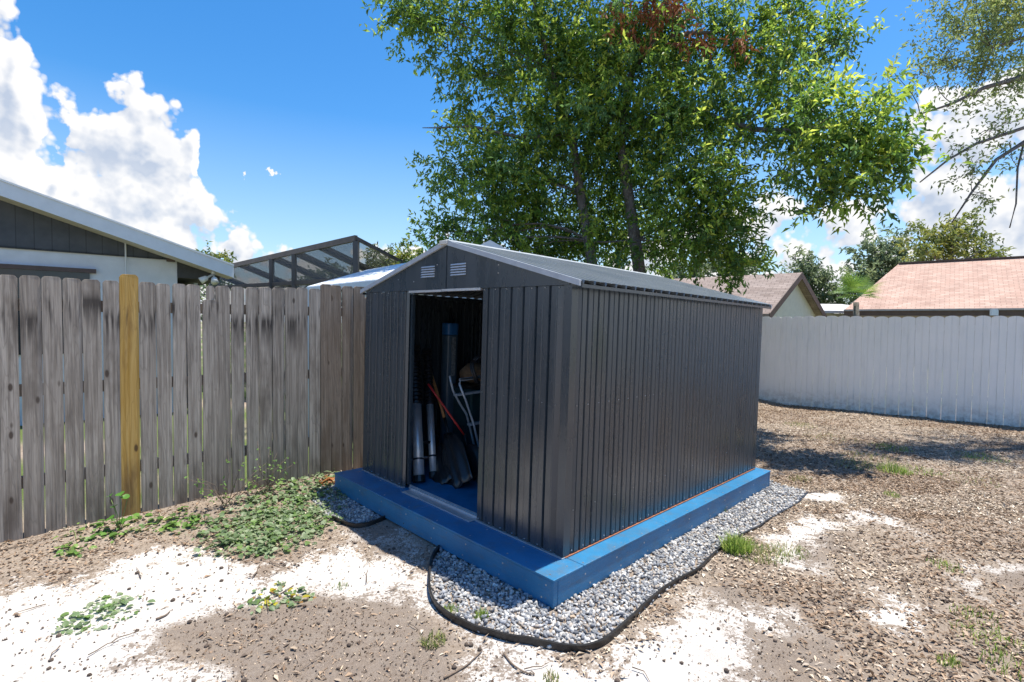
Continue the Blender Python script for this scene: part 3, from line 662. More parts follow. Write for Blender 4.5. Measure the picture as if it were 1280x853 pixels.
GP = A([(.135, .25, .05), (.19, .32, .05), (.27, .42, .06), (.11, .21, .06), (.34, .48, .08), (.14, .26, .09)]); GN = A([.60, .70, .12])
big = [LB(498, 22, 8.6, 40, .8), LB(550, 40, 8.8, 55, .9), LB(600, 95, 9., 52, .7), LB(640, 30, 9.2, 75), LB(575, 150, 9.3, 38, .45), LB(560, 215, 9.2, 42, .7), LB(552, 290, 9.2, 38, .8), LB(548, 325, 9.5, 30, .7),
       LB(625, 215, 9.2, 75, 1.1), LB(615, 290, 9.3, 62, .8), LB(700, 80, 9.6, 85), LB(690, 170, 9.3, 80, 1.2), LB(670, 265, 9.7, 70, 1.0), LB(700, 325, 10.2, 40, .6), LB(765, 45, 9.4, 80, 1.1), LB(765, 130, 9.0, 80, 1.2),
       LB(775, 215, 9.5, 75, 1.1), LB(775, 300, 10.2, 62, 1.3), LB(690, 315, 9.9, 45, 1.), LB(640, 325, 9.6, 36, .9), LB(740, 265, 10., 50, .8), LB(738, 285, 8.7, 26, .7), LB(800, 312, 8.5, 24, .7), LB(770, 325, 8.6, 20, .6), LB(1000, 165, 7.5, 38, .9), LB(985, 215, 7.7, 26, .6), LB(1000, 110, 7.6, 36, .7), LB(840, 300, 8.7, 32, 1.), LB(845, 60, 9.0, 75, 1.0), LB(850, 150, 8.8, 75, 1.2), LB(860, 230, 8.4, 75, 1.2), LB(880, 300, 8.3, 58, 1.3), LB(925, 325, 8.3, 38, 1.2), LB(905, 265, 8.3, 55, 1.2), LB(925, 60, 8.8, 65, .8),
       LB(925, 150, 8.4, 55, .7), LB(985, 60, 8.6, 60, .6), LB(965, 110, 8.2, 50, .7), LB(1045, 50, 8.2, 38, .7), LB(1000, 15, 8.4, 50, .7), LB(1010, 140, 7.10, 50, .8), LB(1025, 200, 6.73, 52, 1.0), LB(1075, 165, 6.55, 58, 1.3), LB(1115, 195, 6.37, 45, 1.4), LB(1065, 235, 6.55, 45, 1.3),
       LB(1030, 255, 6.55, 30, .8), LB(1095, 125, 6.55, 26, .8), LB(985, 190, 7.8, 30, .5),
       LB(560, -70, 9., 70, .6), LB(680, -90, 9.5, 90, .7), LB(820, -110, 9.5, 100, .7), LB(950, -90, 9., 80, .5)]
def tb(px, py, D): return dep(px, py, D)
gt = dep(795, 330, 8.9); base2 = A([2.25, 9.0, -.1]); base1 = A([1.45, 9.2, -.1])
tree = thing('broadleaf_tree', 'large leafy green tree with two grey trunks growing behind the shed', 'tree', (1.9, 9.1, -.1))
trk1 = [base1, dep(742, 340, 9.2), dep(735, 300, 9.2), dep(725, 240, 9.2), dep(715, 170, 9.3), dep(690, 90, 9.4), dep(670, 20, 9.4), dep(660, -60, 9.4)]
trk2 = [base2, dep(800, 345, 9.0), dep(794, 300, 9.0), dep(785, 240, 9.0), dep(775, 170, 9.0), dep(790, 90, 9.1), dep(830, 20, 9.2), dep(850, -80, 9.3)]
mk('trunk', MB().tube(trk1, [.12, .095, .085, .078, .07, .055, .04, .02], 10), BARK, tree, True, fix=False)
mk('trunk', MB().tube(trk2, [.15, .11, .10, .09, .078, .06, .04, .02], 10), BARK, tree, True, fix=False)
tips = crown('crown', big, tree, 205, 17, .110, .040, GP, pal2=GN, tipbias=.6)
limbs(tree, trk1[2:]+trk2[2:]+[dep(930, 150, 8.6), dep(900, 60, 8.9), dep(1010, 165, 7.2)], tips, .024)
mk('bare_limb', MB().tube([trk2[4], dep(850, 130, 8.9), dep(900, 150, 8.6), dep(945, 162, 8.0), dep(1010, 165, 7.2), dep(1060, 180, 6.6)], [.07, .06, .05, .042, .032, .015], 8), BARK, tree, True, fix=False)
mk('bare_limb', MB().tube([trk1[4], dep(650, 172, 9.), dep(590, 158, 8.9), dep(545, 160, 8.8), dep(528, 160, 8.8)], [.04, .03, .02, .012, .006], 6), BARK, tree, True, fix=False)
mk('bare_limb', MB().tube([trk2[5], dep(820, 50, 8.8), dep(860, 42, 8.7), dep(905, 40, 8.6)], [.05, .045, .035, .02], 6), BARK, tree, True, fix=False)
RP = A([(.30, .11, .05), (.20, .07, .035), (.38, .16, .07)])
crown('dead_leaves', [LB(800, 18, 8.5, 38, 1.2), LB(868, 50, 8.4, 18, 2.2), LB(925, 55, 8.3, 14, 2.2), LB(820, 40, 8.4, 22, 1.)], tree, 190, 14, .115, .04, RP, LEAFD, spread=.14, droop=.6)['label' if 0 else 0] if 0 else crown('dead_leaves', [LB(800, 18, 8.2, 36, 1.4), LB(866, 50, 8.1, 16, 3), LB(922, 55, 8.0, 13, 3), LB(835, 8, 8.2, 26, 1.4)], tree, 120, 13, .115, .036, RP, LEAFD, spread=.2, droop=.6)

# oak reaching in from the right
OP = A([(.27, .35, .12), (.33, .41, .13), (.40, .45, .17), (.22, .29, .12)])
oak = thing('oak_tree', 'sparse pale green oak reaching in over the white fence from the right', 'tree', (11.4, 8.9, -.1))
ot = [A([11.4, 8.9, -.15]), A([11.3, 8.8, 2.0]), A([11., 8.6, 4.0]), A([10.8, 8.4, 6.0]), A([10.9, 8.3, 8.5])]
mk('trunk', MB().tube(ot, [.26, .22, .18, .13, .05], 10), BARK, oak, True, fix=False)
bl = [[ot[2], dep(1340, 82, 7.6), dep(1280, 96, 7.3), dep(1230, 110, 7.1), dep(1190, 130, 7.0), dep(1150, 143, 6.9)],
      [ot[2], dep(1340, 130, 7.4), dep(1280, 160, 7.2), dep(1220, 180, 7.0), dep(1185, 200, 6.9), dep(1150, 228, 6.8)],
      [ot[1], dep(1330, 165, 7.4), dep(1280, 178, 7.2), dep(1245, 200, 7.0), dep(1215, 240, 6.9), dep(1190, 278, 6.8)],
      [ot[3], dep(1350, 40, 7.6), dep(1300, 40, 7.5), dep(1240, 60, 7.3), dep(1222, 105, 7.2)],
      [dep(1280, 178, 7.2), dep(1272, 210, 7.1), dep(1270, 255, 7.0), dep(1262, 285, 7.)]]
for b, r in zip(bl, (.055, .035, .042, .04, .014)): mk('branch', MB().tube(b, list(np.linspace(r, .008, len(b))), 7), BARK, oak, True, fix=False)
ol = [LB(1235, 35, 7.4, 55, 1.), LB(1190, 30, 7.3, 32, .8), LB(1175, 75, 7.2, 34, .7), LB(1225, 85, 7.2, 40, .9), LB(1265, 20, 7.4, 50, 1.), LB(1150, 90, 7.1, 20, .5), LB(1115, 85, 7.1, 16, .6), LB(1270, 110, 7.2, 40, .55), LB(1240, 160, 7.1, 34, .4), LB(1265, 200, 7.1, 30, .35),
      LB(1215, 215, 6.9, 26, .6), LB(1232, 245, 6.9, 22, .6), LB(1200, 180, 6.9, 22, .35), LB(1185, 135, 7., 20, .4), LB(1340, 60, 7.6, 90, .5), LB(1300, -50, 7.6, 100, .6), LB(1200, -40, 7.5, 50, .6), LB(1350, 180, 7.6, 60, .4)]
tp = crown('crown', ol, oak, 330, 14, .066, .027, OP, LEAFF, spread=.20, droop=.25)
limbs(oak, [p for b in bl for p in b[1:]]+ot[2:], tp, .014, 10)

# ------------------------------------------------------------------ far trees
def far_tree(name, label, lobes, D, base_px, L, per, pal, group=None, trunk=True, spread=.5, nl=14):
    cx = np.mean([l[0][0] for l in lobes]); cy = np.mean([l[0][1] for l in lobes])
    t = thing(name, label, 'tree', (cx, cy, -.1), group)
    tp = crown('crown', lobes, t, per, nl, L, L*.42, pal, LEAFF, spread=spread, droop=.2)
    top = lobes[0][0]; tr = [A([cx, cy, -.2]), A([cx+.1, cy, top[2]*.4]), A([top[0], top[1], top[2]*.7]), A([top[0], top[1], top[2]])]
    mk('trunk', MB().tube(tr, [.3, .24, .17, .06], 8), BARK, t, True, fix=False); limbs(t, tr[1:], tp, .09, 5); return t
HAZE_P = A([(.19, .25, .14), (.23, .29, .16), (.16, .22, .13), (.27, .33, .17)]); YP = A([(.28, .33, .07), (.22, .28, .07), (.38, .40, .09), (.18, .24, .08)])  # far greens paled and greyed: distance haze put into the leaf colour
BT = 'trees beyond the fences'
far_tree('oak_tree', 'dark green round tree between the brown gable and the palm', [LB(1012, 345, 34, 26), LB(1000, 335, 34, 16), LB(1035, 350, 34, 18), LB(1000, 365, 34, 22), LB(1030, 375, 34, 26), LB(1052, 372, 33, 18), LB(990, 322, 34, 9, .7)], 34, 0, .32, 30, HAZE_P, BT)
far_tree('oak_tree', 'hazy green spreading tree behind the left end of coral roof', [LB(1100, 320, 32, 28), LB(1080, 310, 32, 18, .8), LB(1095, 350, 32, 34), LB(1125, 335, 32, 26), LB(1120, 305, 32, 18, .8), LB(1075, 350, 31, 20), LB(1080, 375, 31, 24)], 32, 0, .32, 30, HAZE_P*1.1, BT)
far_tree('oak_tree', 'yellow green tree rising right above the coral shingle roof', [LB(1190, 300, 27, 30), LB(1160, 295, 27, 22), LB(1150, 312, 26, 18), LB(1215, 295, 28, 22, .8), LB(1225, 315, 28, 22), LB(1200, 272, 27, 16, .6), LB(1250, 318, 28, 14, .6), LB(1175, 318, 27, 20)], 27, 0, .26, 36, YP*.8, BT)
far_tree('oak_tree', 'small yellowish treetop above the white house eave', [LB(273, 322, 45, 13), LB(262, 318, 45, 8), LB(288, 326, 45, 9), LB(270, 345, 45, 20)], 45, 0, .4, 16, YP*.8, BT)
far_tree('oak_tree', 'yellow green tree showing between pool cage and shed gable', [LB(505, 320, 30, 15), LB(497, 312, 30, 9, .8), LB(518, 312, 30, 10, .8), LB(490, 335, 30, 22), LB(520, 335, 30, 16)], 30, 0, .3, 30, YP, BT)
far_tree('oak_tree', 'dim brown green tree seen through right screen of pool cage', [LB(478, 328, 38, 22), LB(465, 342, 38, 20), LB(490, 350, 38, 22), LB(455, 362, 38, 20)], 38, 0, .35, 24, HAZE_P*.8, BT)
far_tree('oak_tree', 'dim low tree seen through middle screens of pool cage', [LB(403, 340, 50, 17), LB(388, 350, 50, 16), LB(425, 345, 50, 16), LB(400, 365, 50, 24), LB(440, 355, 50, 18)], 50, 0, .45, 14, HAZE_P*.8, BT)
far_tree('oak_tree', 'low green tree glimpsed under the corner eave beyond the grey fence', [LB(238, 372, 20, 22), LB(258, 368, 20, 14), LB(215, 385, 20, 20)], 20, 0, .2, 40, HAZE_P, BT)
far_tree('oak_tree', 'green tree massed behind the beige gable and shed roof', [LB(900, 335, 36, 26), LB(930, 345, 36, 24), LB(870, 340, 36, 26), LB(840, 350, 36, 24)], 36, 0, .35, 24, HAZE_P, BT)
# palm
pal = thing('palm_tree', 'small green fan palm beside the coral roof eave', 'palm tree', tuple(A([*dep(1070, 380, 17.)[:2], -.1])))
pc = dep(1070, 378, 17.); mk('trunk', MB().tube([A([pc[0], pc[1], -.2]), A([pc[0]+.05, pc[1], 1.2]), pc], [.12, .10, .08], 8), BARK, pal, True, fix=False)
V_ = []; F_ = []; cc_ = []
for i in range(24):
    az = random.uniform(0, 6.28); el = random.uniform(-.1, 1.25); d = A([math.cos(az)*math.cos(el), math.sin(az)*math.cos(el), math.sin(el)]); L = random.uniform(.6, 1.15)
    sd = np.cross(d, A([0, 0, 1.])); sd /= np.linalg.norm(sd); up = np.cross(sd, d); q = pc+A([0, 0, .12])+d*L*.45
    cl = A([.16, .28, .06]) if random.random() < .6 else A([.30, .42, .08])
    for k in range(15):
        a = (k-7)*.19; dd = d*math.cos(a)+sd*math.sin(a); b = len(V_); lv = L*(.62-.02*abs(k-7)); nn_ = np.cross(dd, up)
        V_ += [q, q+dd*lv*.5+nn_*.016+up*.01, q+dd*lv-A([0, 0, .16*lv]), q+dd*lv*.5-nn_*.016+up*.01]; F_.append((b, b+1, b+2, b+3)); cc_ += [cl]*4
bulk('fronds', A(V_), A(F_), LEAFF, A(cc_), pal)

# ------------------------------------------------------------------ houses
def uvquad(o, du=None):
    """planar UV in metres for each face: u horizontal, v up the slope"""
    me = o.data; uv = me.uv_layers.new(name='uv')
    for p in me.polygons:
        n = p.normal; h = __import__('mathutils').Vector((-n.y, n.x, 0)); h = h.normalized() if h.length > .01 else __import__('mathutils').Vector((1, 0, 0)); v = n.cross(h)
        for li in p.loop_indices:
            c = me.vertices[me.loops[li].vertex_index].co; uv.data[li].uv = (c.dot(h), c.dot(v))
    return o
STUC = simple('white_stucco', (.66, .68, .72), .9, 0, .06, 5, .3); SID = None
def m_siding():
    t = newmat('dark_board_siding', .7); sx = t.add('ShaderNodeSeparateXYZ'); t.set(sx.inputs[0], t.pos)
    a = t.math('ADD', t.math('MULTIPLY', sx.outputs[0], FD[0]), t.math('MULTIPLY', sx.outputs[1], FD[1]))
    fr = t.math('ABSOLUTE', t.math('SUBTRACT', t.math('FRACT', t.math('DIVIDE', a, .2)), .5)); g_ = t.mapr(fr, .0, .04, 1., 0.)
    n = t.noise(t.pos, 6, 5); c = t.mix(t.mapr(n, .3, .7), C4((.055, .062, .075)), C4((.085, .092, .108))); col(t, t.mix(g_, c, C4((.025, .028, .033)))); bump(t, g_, -.5, .01); return t.m
SID = m_siding(); FASC = simple('white_fascia', (.70, .73, .76), .5, 0, .05); SOFF = simple('beige_soffit', (.50, .46, .43), .8, 0, .1); BRN = simple('dark_brown_trim', (.10, .065, .055), .6)
GSH = m_shingle('grey_shingles', (.30, .29, .28), (.38, .37, .36)); CSH = m_shingle('coral_shingles', (.43, .285, .225), (.52, .37, .30)); TSH = m_shingle('brown_shingles', (.24, .19, .165), (.33, .27, .24))
BEI = simple('cream_stucco', (.62, .59, .50), .9, 0, .06)
v3 = A([FD[0], FD[1], 0]); w3 = A([WD[0], WD[1], 0]); bk3 = A([-FN[0], -FN[1], 0])     # away from camera, perpendicular to grey fence
H0 = A([-5.83, 9.0, 0.])
def hp_(t, z, b=0.): return H0+v3*t+bk3*b+A([0, 0, z])
hs = thing('white_house', 'white neighbour house with dark gable siding behind the grey fence', 'house', tuple(hp_(-4, 0)))
RDG = -5.2; RS = .325; ZE = 2.62
def rk(t, add=0.): return ZE+ (abs(RDG)-abs(t-RDG))*RS+add
TL = 2*RDG
mk('wall', MB().box((TL, 0, -.1), (0, 9, 2.60), lambda a, b, c: hp_(a, c, b)), STUC, hs)
mk('gable_siding', MB().prism([hp_(0, 2.60, -.03), hp_(0, rk(0)-.05, -.03), hp_(RDG, rk(RDG)-.05, -.03), hp_(TL, rk(TL)-.05, -.03), hp_(TL, 2.60, -.03)], bk3*.1), SID, hs)
mk('eave_shade_block', MB().prism([hp_(0.002, 2.28, -.028), hp_(.65, 2.26, -.028), hp_(.65, 2.46, -.028), hp_(.002, 2.60, -.028)], bk3*8), simple('eave_shade_dark', (.06, .06, .065), .8), hs)  # dark block standing in for the soffit shade beyond the house corner
EO = .78
for s, ta_, tb_ in ((1, RDG, EO), (-1, RDG, 2*RDG-EO)):
    p = [hp_(ta_, rk(ta_)+.10, -.45), hp_(tb_, ZE-abs(tb_-(0 if s > 0 else TL))*RS+.10, -.45)]
    o = mk('roof', MB().prism([p[0], p[1], p[1]+bk3*10, p[0]+bk3*10], (0, 0, .05)), GSH, hs); uvquad(o)
    mk('fascia', MB().prism([p[0]+A([0, 0, -.17])-bk3*.03, p[1]+A([0, 0, -.17])-bk3*.03, p[1]+A([0, 0, .035])-bk3*.03, p[0]+A([0, 0, .035])-bk3*.03], bk3*.028), FASC, hs)
    mk('drip_edge', MB().prism([p[0]+A([0, 0, .037])-bk3*.045, p[1]+A([0, 0, .037])-bk3*.045, p[1]+A([0, 0, .065])-bk3*.045, p[0]+A([0, 0, .065])-bk3*.045], bk3*.06), FASC, hs)
    mk('soffit', MB().prism([p[0]+A([0, 0, -.17])+bk3*.0, p[1]+A([0, 0, -.17])+bk3*.0, p[1]+A([0, 0, -.17])+bk3*.42, p[0]+A([0, 0, -.17])+bk3*.42], (0, 0, .012)), SOFF, hs)
# eave return and window
wn = mk('window', MB().box((-3.6, -.035, 1.0), (-1.18, .0, 2.27), lambda a, b, c: hp_(a, c, b)), simple('window_glass', (.03, .035, .04), .1), hs)
mk('window_frame', MB().box((-3.66, -.06, 2.27), (-1.10, .0, 2.335), lambda a, b, c: hp_(a, c, b)), BRN, wn)
mk('conduit', MB().tube([hp_(-.72, .3, -.045), hp_(-.72, 2.86, -.05)], .012, 6).box((-.76, -.07, 2.82), (-.68, -.032, 2.9), lambda a, b, c: hp_(a, c, b)), STUC, hs)
mk('junction_box', MB().box((-.16, -.09, 2.54), (-.04, -.032, 2.66), lambda a, b, c: hp_(a, c, b)), BRN, hs)
mk('lanai_wall', MB().box((.30, .3, -.1), (.36, 7, 2.22), lambda a, b, c: hp_(a, c, b)), simple('pale_lanai_wall', (.5, .55, .56), .8), hs)
fl = thing('floodlight', 'white twin head floodlight under the corner of white house eave', 'floodlight', tuple(dep(266, 347, 9.0)))
FLM = simple('white_lamp_shell', (.7, .7, .68), .4)
p0 = dep(267, 343, 9.1); mk('mount', MB().tube([p0+A([0, 0, .10]), p0], .035, 10), FLM, fl, True)
for dx, dz in ((-.16, -.13), (.09, -.15)):
    q = p0+A([dx, -.12, dz]); mk('lamp_head', MB().tube([p0, p0+(q-p0)*.45, p0+(q-p0)*.55, q], [.018, .018, .045, .062], 12), FLM, fl, True)

# beige house
def gable_house(name, label, P, dirg, dirr, half, L, zr_, ze, wall, roofm, trim, ovh=.3):
    """P = ground point under the near gable's apex, dirg along the gable, dirr along the ridge"""
    h = thing(name, label, 'outbuilding' if half < 2 else 'house', tuple(P)); Z = lambda z: A([0, 0, z]); sl = (zr_-ze)/half
    mk('wall', MB().prism([P-dirg*half+Z(-.1), P+dirg*half+Z(-.1), P+dirg*half+Z(ze), P+Z(zr_-.0), P-dirg*half+Z(ze)], dirr*L), wall, h)
    for s in (-1, 1):
        a = P+Z(zr_+.04)-dirr*ovh; b = P+dirg*s*(half+ovh)+Z(ze+.04-sl*ovh)-dirr*ovh
        o = mk('roof', MB().prism([a, b, b+dirr*(L+2*ovh), a+dirr*(L+2*ovh)], (0, 0, .10)), roofm, h); uvquad(o)
        mk('rake_board', MB().prism([a-Z(.14)-dirr*.03, b-Z(.14)-dirr*.03, b+Z(.12)-dirr*.03, a+Z(.12)-dirr*.03], dirr*.028), trim, h)
    return h
ap = dep(991, 342, 20.); gable_house('beige_house', 'cream house with brown shingle gable roof beyond the fence corner', A([ap[0], ap[1], 0.]), v3, w3, 2.5, 5., ap[2]-.12, 2.0, BEI, TSH, BRN)
# coral house
E1 = A([*dep(1280, 386, 19.)[:2], 0]); ze = dep(1280, 386, 19.)[2]; ch = thing('coral_roof_house', 'house with coral pink shingle roof behind the white fence', 'house', tuple(E1))
vv = A([.642, .767, 0]); Z = lambda z: A([0, 0, z])
EL = E1+w3*5.6; ER = E1-w3*9.; zt_ = 4.62
RL = EL+vv*4.6-w3*1.6; RR = E1+vv*4.6-w3*9
mk('roof', MB().add([EL+Z(ze), ER+Z(ze), RR+Z(zt_), RL+Z(zt_), EL+vv*9.2+Z(ze), ER+vv*9.2+Z(ze), EL+Z(ze-.08), ER+Z(ze-.08), EL+vv*9.2+Z(ze-.08), ER+vv*9.2+Z(ze-.08)],
   [(0, 1, 2, 3), (3, 2, 5, 4), (0, 3, 4), (0, 6, 7, 1), (6, 8, 9, 7), (4, 8, 6, 0), (1, 7, 9, 5), (4, 5, 9, 8), (1, 5, 2)]), CSH, ch); uvquad(bpy.data.objects[ch.children[0].name] if ch.children else [o for o in bpy.data.objects if o.parent == ch][0])
mk('fascia', MB().bar(EL-vv*.03+Z(ze-.13), ER-vv*.03+Z(ze-.17), .05, .24), BRN, ch)
mk('gutter', MB().bar(EL-vv*.10+Z(ze-.02), ER-vv*.10+Z(ze-.02), .09, .07), simple('grey_gutter', (.38, .36, .35), .5), ch)
mk('wall', MB().prism([EL+vv*.3-w3*.3+Z(-.1), ER+vv*.3+Z(-.1), ER+vv*8.9+Z(-.1), EL+vv*8.9-w3*.3+Z(-.1)], (0, 0, ze+.01)), simple('tan_stucco', (.45, .38, .32), .9), ch)
mk('ridge_shingles', MB().bar(RL+Z(zt_+.01), RR+Z(zt_+.01), .3, .06), TSH, ch)
dp_ = dep(1224, 391, 20.0); mk('downspout_bracket', MB().box((-.13, -.06, -.12), (.13, .02, .12), lambda a, b, c: dp_+A([a, b-.6, c])), FASC, ch)
# low pale roof between
q = dep(1036, 388, 26.); fr = thing('low_roof_house', 'low pale grey roof seen between cream gable and palm', 'house', (q[0], q[1], 0))
mk('roof', MB().prism([q+A([-2.2, -2, -.2]), q+A([2.2, -2, -.2]), q+A([2.2, 2.5, .3]), q+A([-2.2, 2.5, .3])], (0, 0, .12)), simple('pale_roof', (.5, .5, .5), .8), fr)
mk('wall', MB().box((-1.9, -1.6, -q[2]), (1.9, 2.2, -.2), lambda a, b, c: q+A([a, b, c])), BEI, fr)
# white metal patio roof left of the gable, white peak behind ridge
pr = thing('patio_cover', 'white metal patio roof beyond the fence left of the shed gable', 'patio cover', tuple(A([*dep(450, 350, 7.2)[:2], 0])))
a = dep(384, 361, 7.0); b = dep(482, 351, 6.6); c_ = dep(530, 327, 8.6); d_ = dep(459, 339.5, 9.0); PWM = simple('white_ribbed_roof', (.72, .75, .78), .4, 0, .08)
n_ = 12; mb = MB()
for i in range(n_):
    s0, s1 = i/n_, (i+.9)/n_; mb.prism([a+(b-a)*s0, a+(b-a)*s1, d_+(c_-d_)*s1, d_+(c_-d_)*s0], (0, 0, .03))
mk('roof_panel', mb, PWM, pr); mk('front_beam', MB().bar(a+A([0, 0, -.02]), b+A([0, 0, -.02]), .05, .07), FASC, pr)
for p in (a, b, c_, d_): mk('post', MB().bar(A([p[0], p[1], -.1]), p-A([0, 0, .05]), .08, .08, up=(0, 1, 0)), FASC, pr)
q = dep(613, 303, 7.9); q0 = A([q[0], q[1], 0])
gable_house('white_roof_outbuilding', 'small white metal roof peak showing just above the shed ridge', q0, A([1., .0, 0]), A([0, 1., 0]), 1.1, .9, q[2]-.15, q[2]-.72, STUC, PWM, FASC, .12)

# pool cage
BRZ = simple('bronze_aluminium', (.075, .07, .068), .45, .3)
def m_screen():
    t = newmat('insect_screen', .9); t.b.inputs['Base Color'].default_value = (.16, .165, .175, 1); tr = t.add('ShaderNodeBsdfTransparent'); mx = t.add('ShaderNodeMixShader'); mx.inputs[0].default_value = .36
    t.l.new(tr.outputs[0], mx.inputs[1]); t.l.new(t.b.outputs[0], mx.inputs[2]); t.l.new(mx.outputs[0], t.n['Material Output'].inputs[0]); return t.m
SCR = m_screen(); CA = A([-2.72, 9.0, 0]); cg = thing('pool_cage', 'dark bronze framed screen enclosure with sloping roof beyond the fence', 'screen enclosure', tuple(CA))
def cw(px):   # u along the near wall for a pixel column
    k = (px-640)/645; return (CA[0]-k*CA[1])/(.767+k*.642)
us = [0, cw(400), cw(368), cw(340), cw(300), 6.6]; TZ = lambda u: 2.99-.03*u; SLc = .38; TR = 2.3
mk('top_beam', MB().bar(CA+Z(TZ(0)), CA+w3*6.6+Z(TZ(6.6)), .06, .10), BRZ, cg)
mk('wall_rail', MB().bar(CA+Z(2.28), CA+w3*6.6+Z(2.36), .05, .08), BRZ, cg)
for u in (0, cw(368), cw(340)): mk('post', MB().bar(CA+w3*u+Z(-.1), CA+w3*u+Z(TZ(u)-.05), .09 if u == 0 else .075, .09, up=(0, 1, 0)), BRZ, cg)
for u in us: mk('rafter', MB().bar(CA+w3*u+Z(TZ(u)), CA+w3*u+v3*TR+Z(TZ(u)-SLc*TR), .07 if u else .05, .13 if u else .06), BRZ, cg)
mk('eave_beam', MB().bar(CA+v3*TR+Z(TZ(0)-SLc*TR), CA+v3*TR+w3*6.6+Z(TZ(6.6)-SLc*TR), .06, .1), BRZ, cg)
for s_ in (.0, .5, 1.): 
    if s_ == .5: mk('purlin', MB().bar(CA+v3*TR*.5+Z(TZ(0)-SLc*TR*.5), CA+v3*TR*.5+w3*6.6+Z(TZ(6.6)-SLc*TR*.5), .05, .05), BRZ, cg)
mk('roof_screen', MB().prism([CA+Z(TZ(0)), CA+v3*TR+Z(TZ(0)-SLc*TR), CA+v3*TR+w3*6.6+Z(TZ(6.6)-SLc*TR), CA+w3*6.6+Z(TZ(6.6))], (0, 0, .001)), SCR, cg)
mk('wall_screen', MB().prism([CA+Z(0), CA+w3*6.6+Z(0), CA+w3*6.6+Z(TZ(6.6)), CA+Z(TZ(0))], bk3*.0012), SCR, cg)
for s_ in (.5, 1.): mk('post', MB().bar(CA+v3*TR*s_+Z(-.1), CA+v3*TR*s_+Z(TZ(0)-SLc*TR*s_-.03), .07, .07, up=(0, 1, 0)), BRZ, cg)

# ------------------------------------------------------------------ edging, gravel
EDG = [(549, 688), (541, 702), (536, 722), (537, 742), (547, 762), (565, 778), (592, 790), (630, 800), (672, 809), (710, 815), (741, 812), (768, 799), (787, 780), (802, 764), (826, 745), (851, 727), (875, 712), (898, 691), (915, 678), (948, 660), (966, 648), (991, 633), (1009, 616)]
def smoothp(P, n=6):
    P = [A(p) for p in P]; out = []
    for i in range(len(P)-1):
        a, b, c, d = P[max(i-1, 0)], P[i], P[i+1], P[min(i+2, len(P)-1)]
        for k in range(n):
            t = k/n; out.append(.5*((2*b)+(c-a)*t+(2*a-5*b+4*c-d)*t*t+(3*b-a-3*c+d)*t**3))
    return out+[P[-1]]
def edging(path, label, h=.055, vis=None):
    P = smoothp([gp(*q) for q in path]); mb = MB(); N = len(P); th = .006
    for i, p in enumerate(P):
        d = P[min(i+1, N-1)]-P[max(i-1, 0)]; d[2] = 0; d /= np.linalg.norm(d); s = A([d[1], -d[0], 0]); hh = h if vis is None else h*vis(i/(N-1))
        z = float(gz(p[0], p[1])); q = A([p[0], p[1], z]); lean = .006*math.sin(i*.35)
        for a, b in ((-.5, -.03), (.5, -.03), (.5, hh*.75), (1.1, hh*.82), (1.1, hh), (-1.1, hh), (-1.1, hh*.82), (-.5, hh*.75)): mb.v.append(tuple(q+s*(a*th+lean*(b > 0))+A([0, 0, b])))
    for i in range(N-1):
        for k in range(8): a = i*8+k; b = i*8+(k+1) % 8; mb.f.append((a, b, b+8, a+8))
    mb.f.append(tuple(range(8))); mb.f.append(tuple(range((N-1)*8, N*8)))
    return tag(mk('garden_edging', mb, BLACKP, None, False), label, 'edging', 'lawn edging around the gravel')
edging(EDG, 'long curved black plastic edging holding the gravel round the platform corner', .038, lambda s: 1 if s < .6 else max(.35, 1-(s-.6)*2))
edging([(415, 650), (432, 657), (450, 660), (467, 656), (484, 648)], 'short black plastic edging by the left end of blue platform', .035)
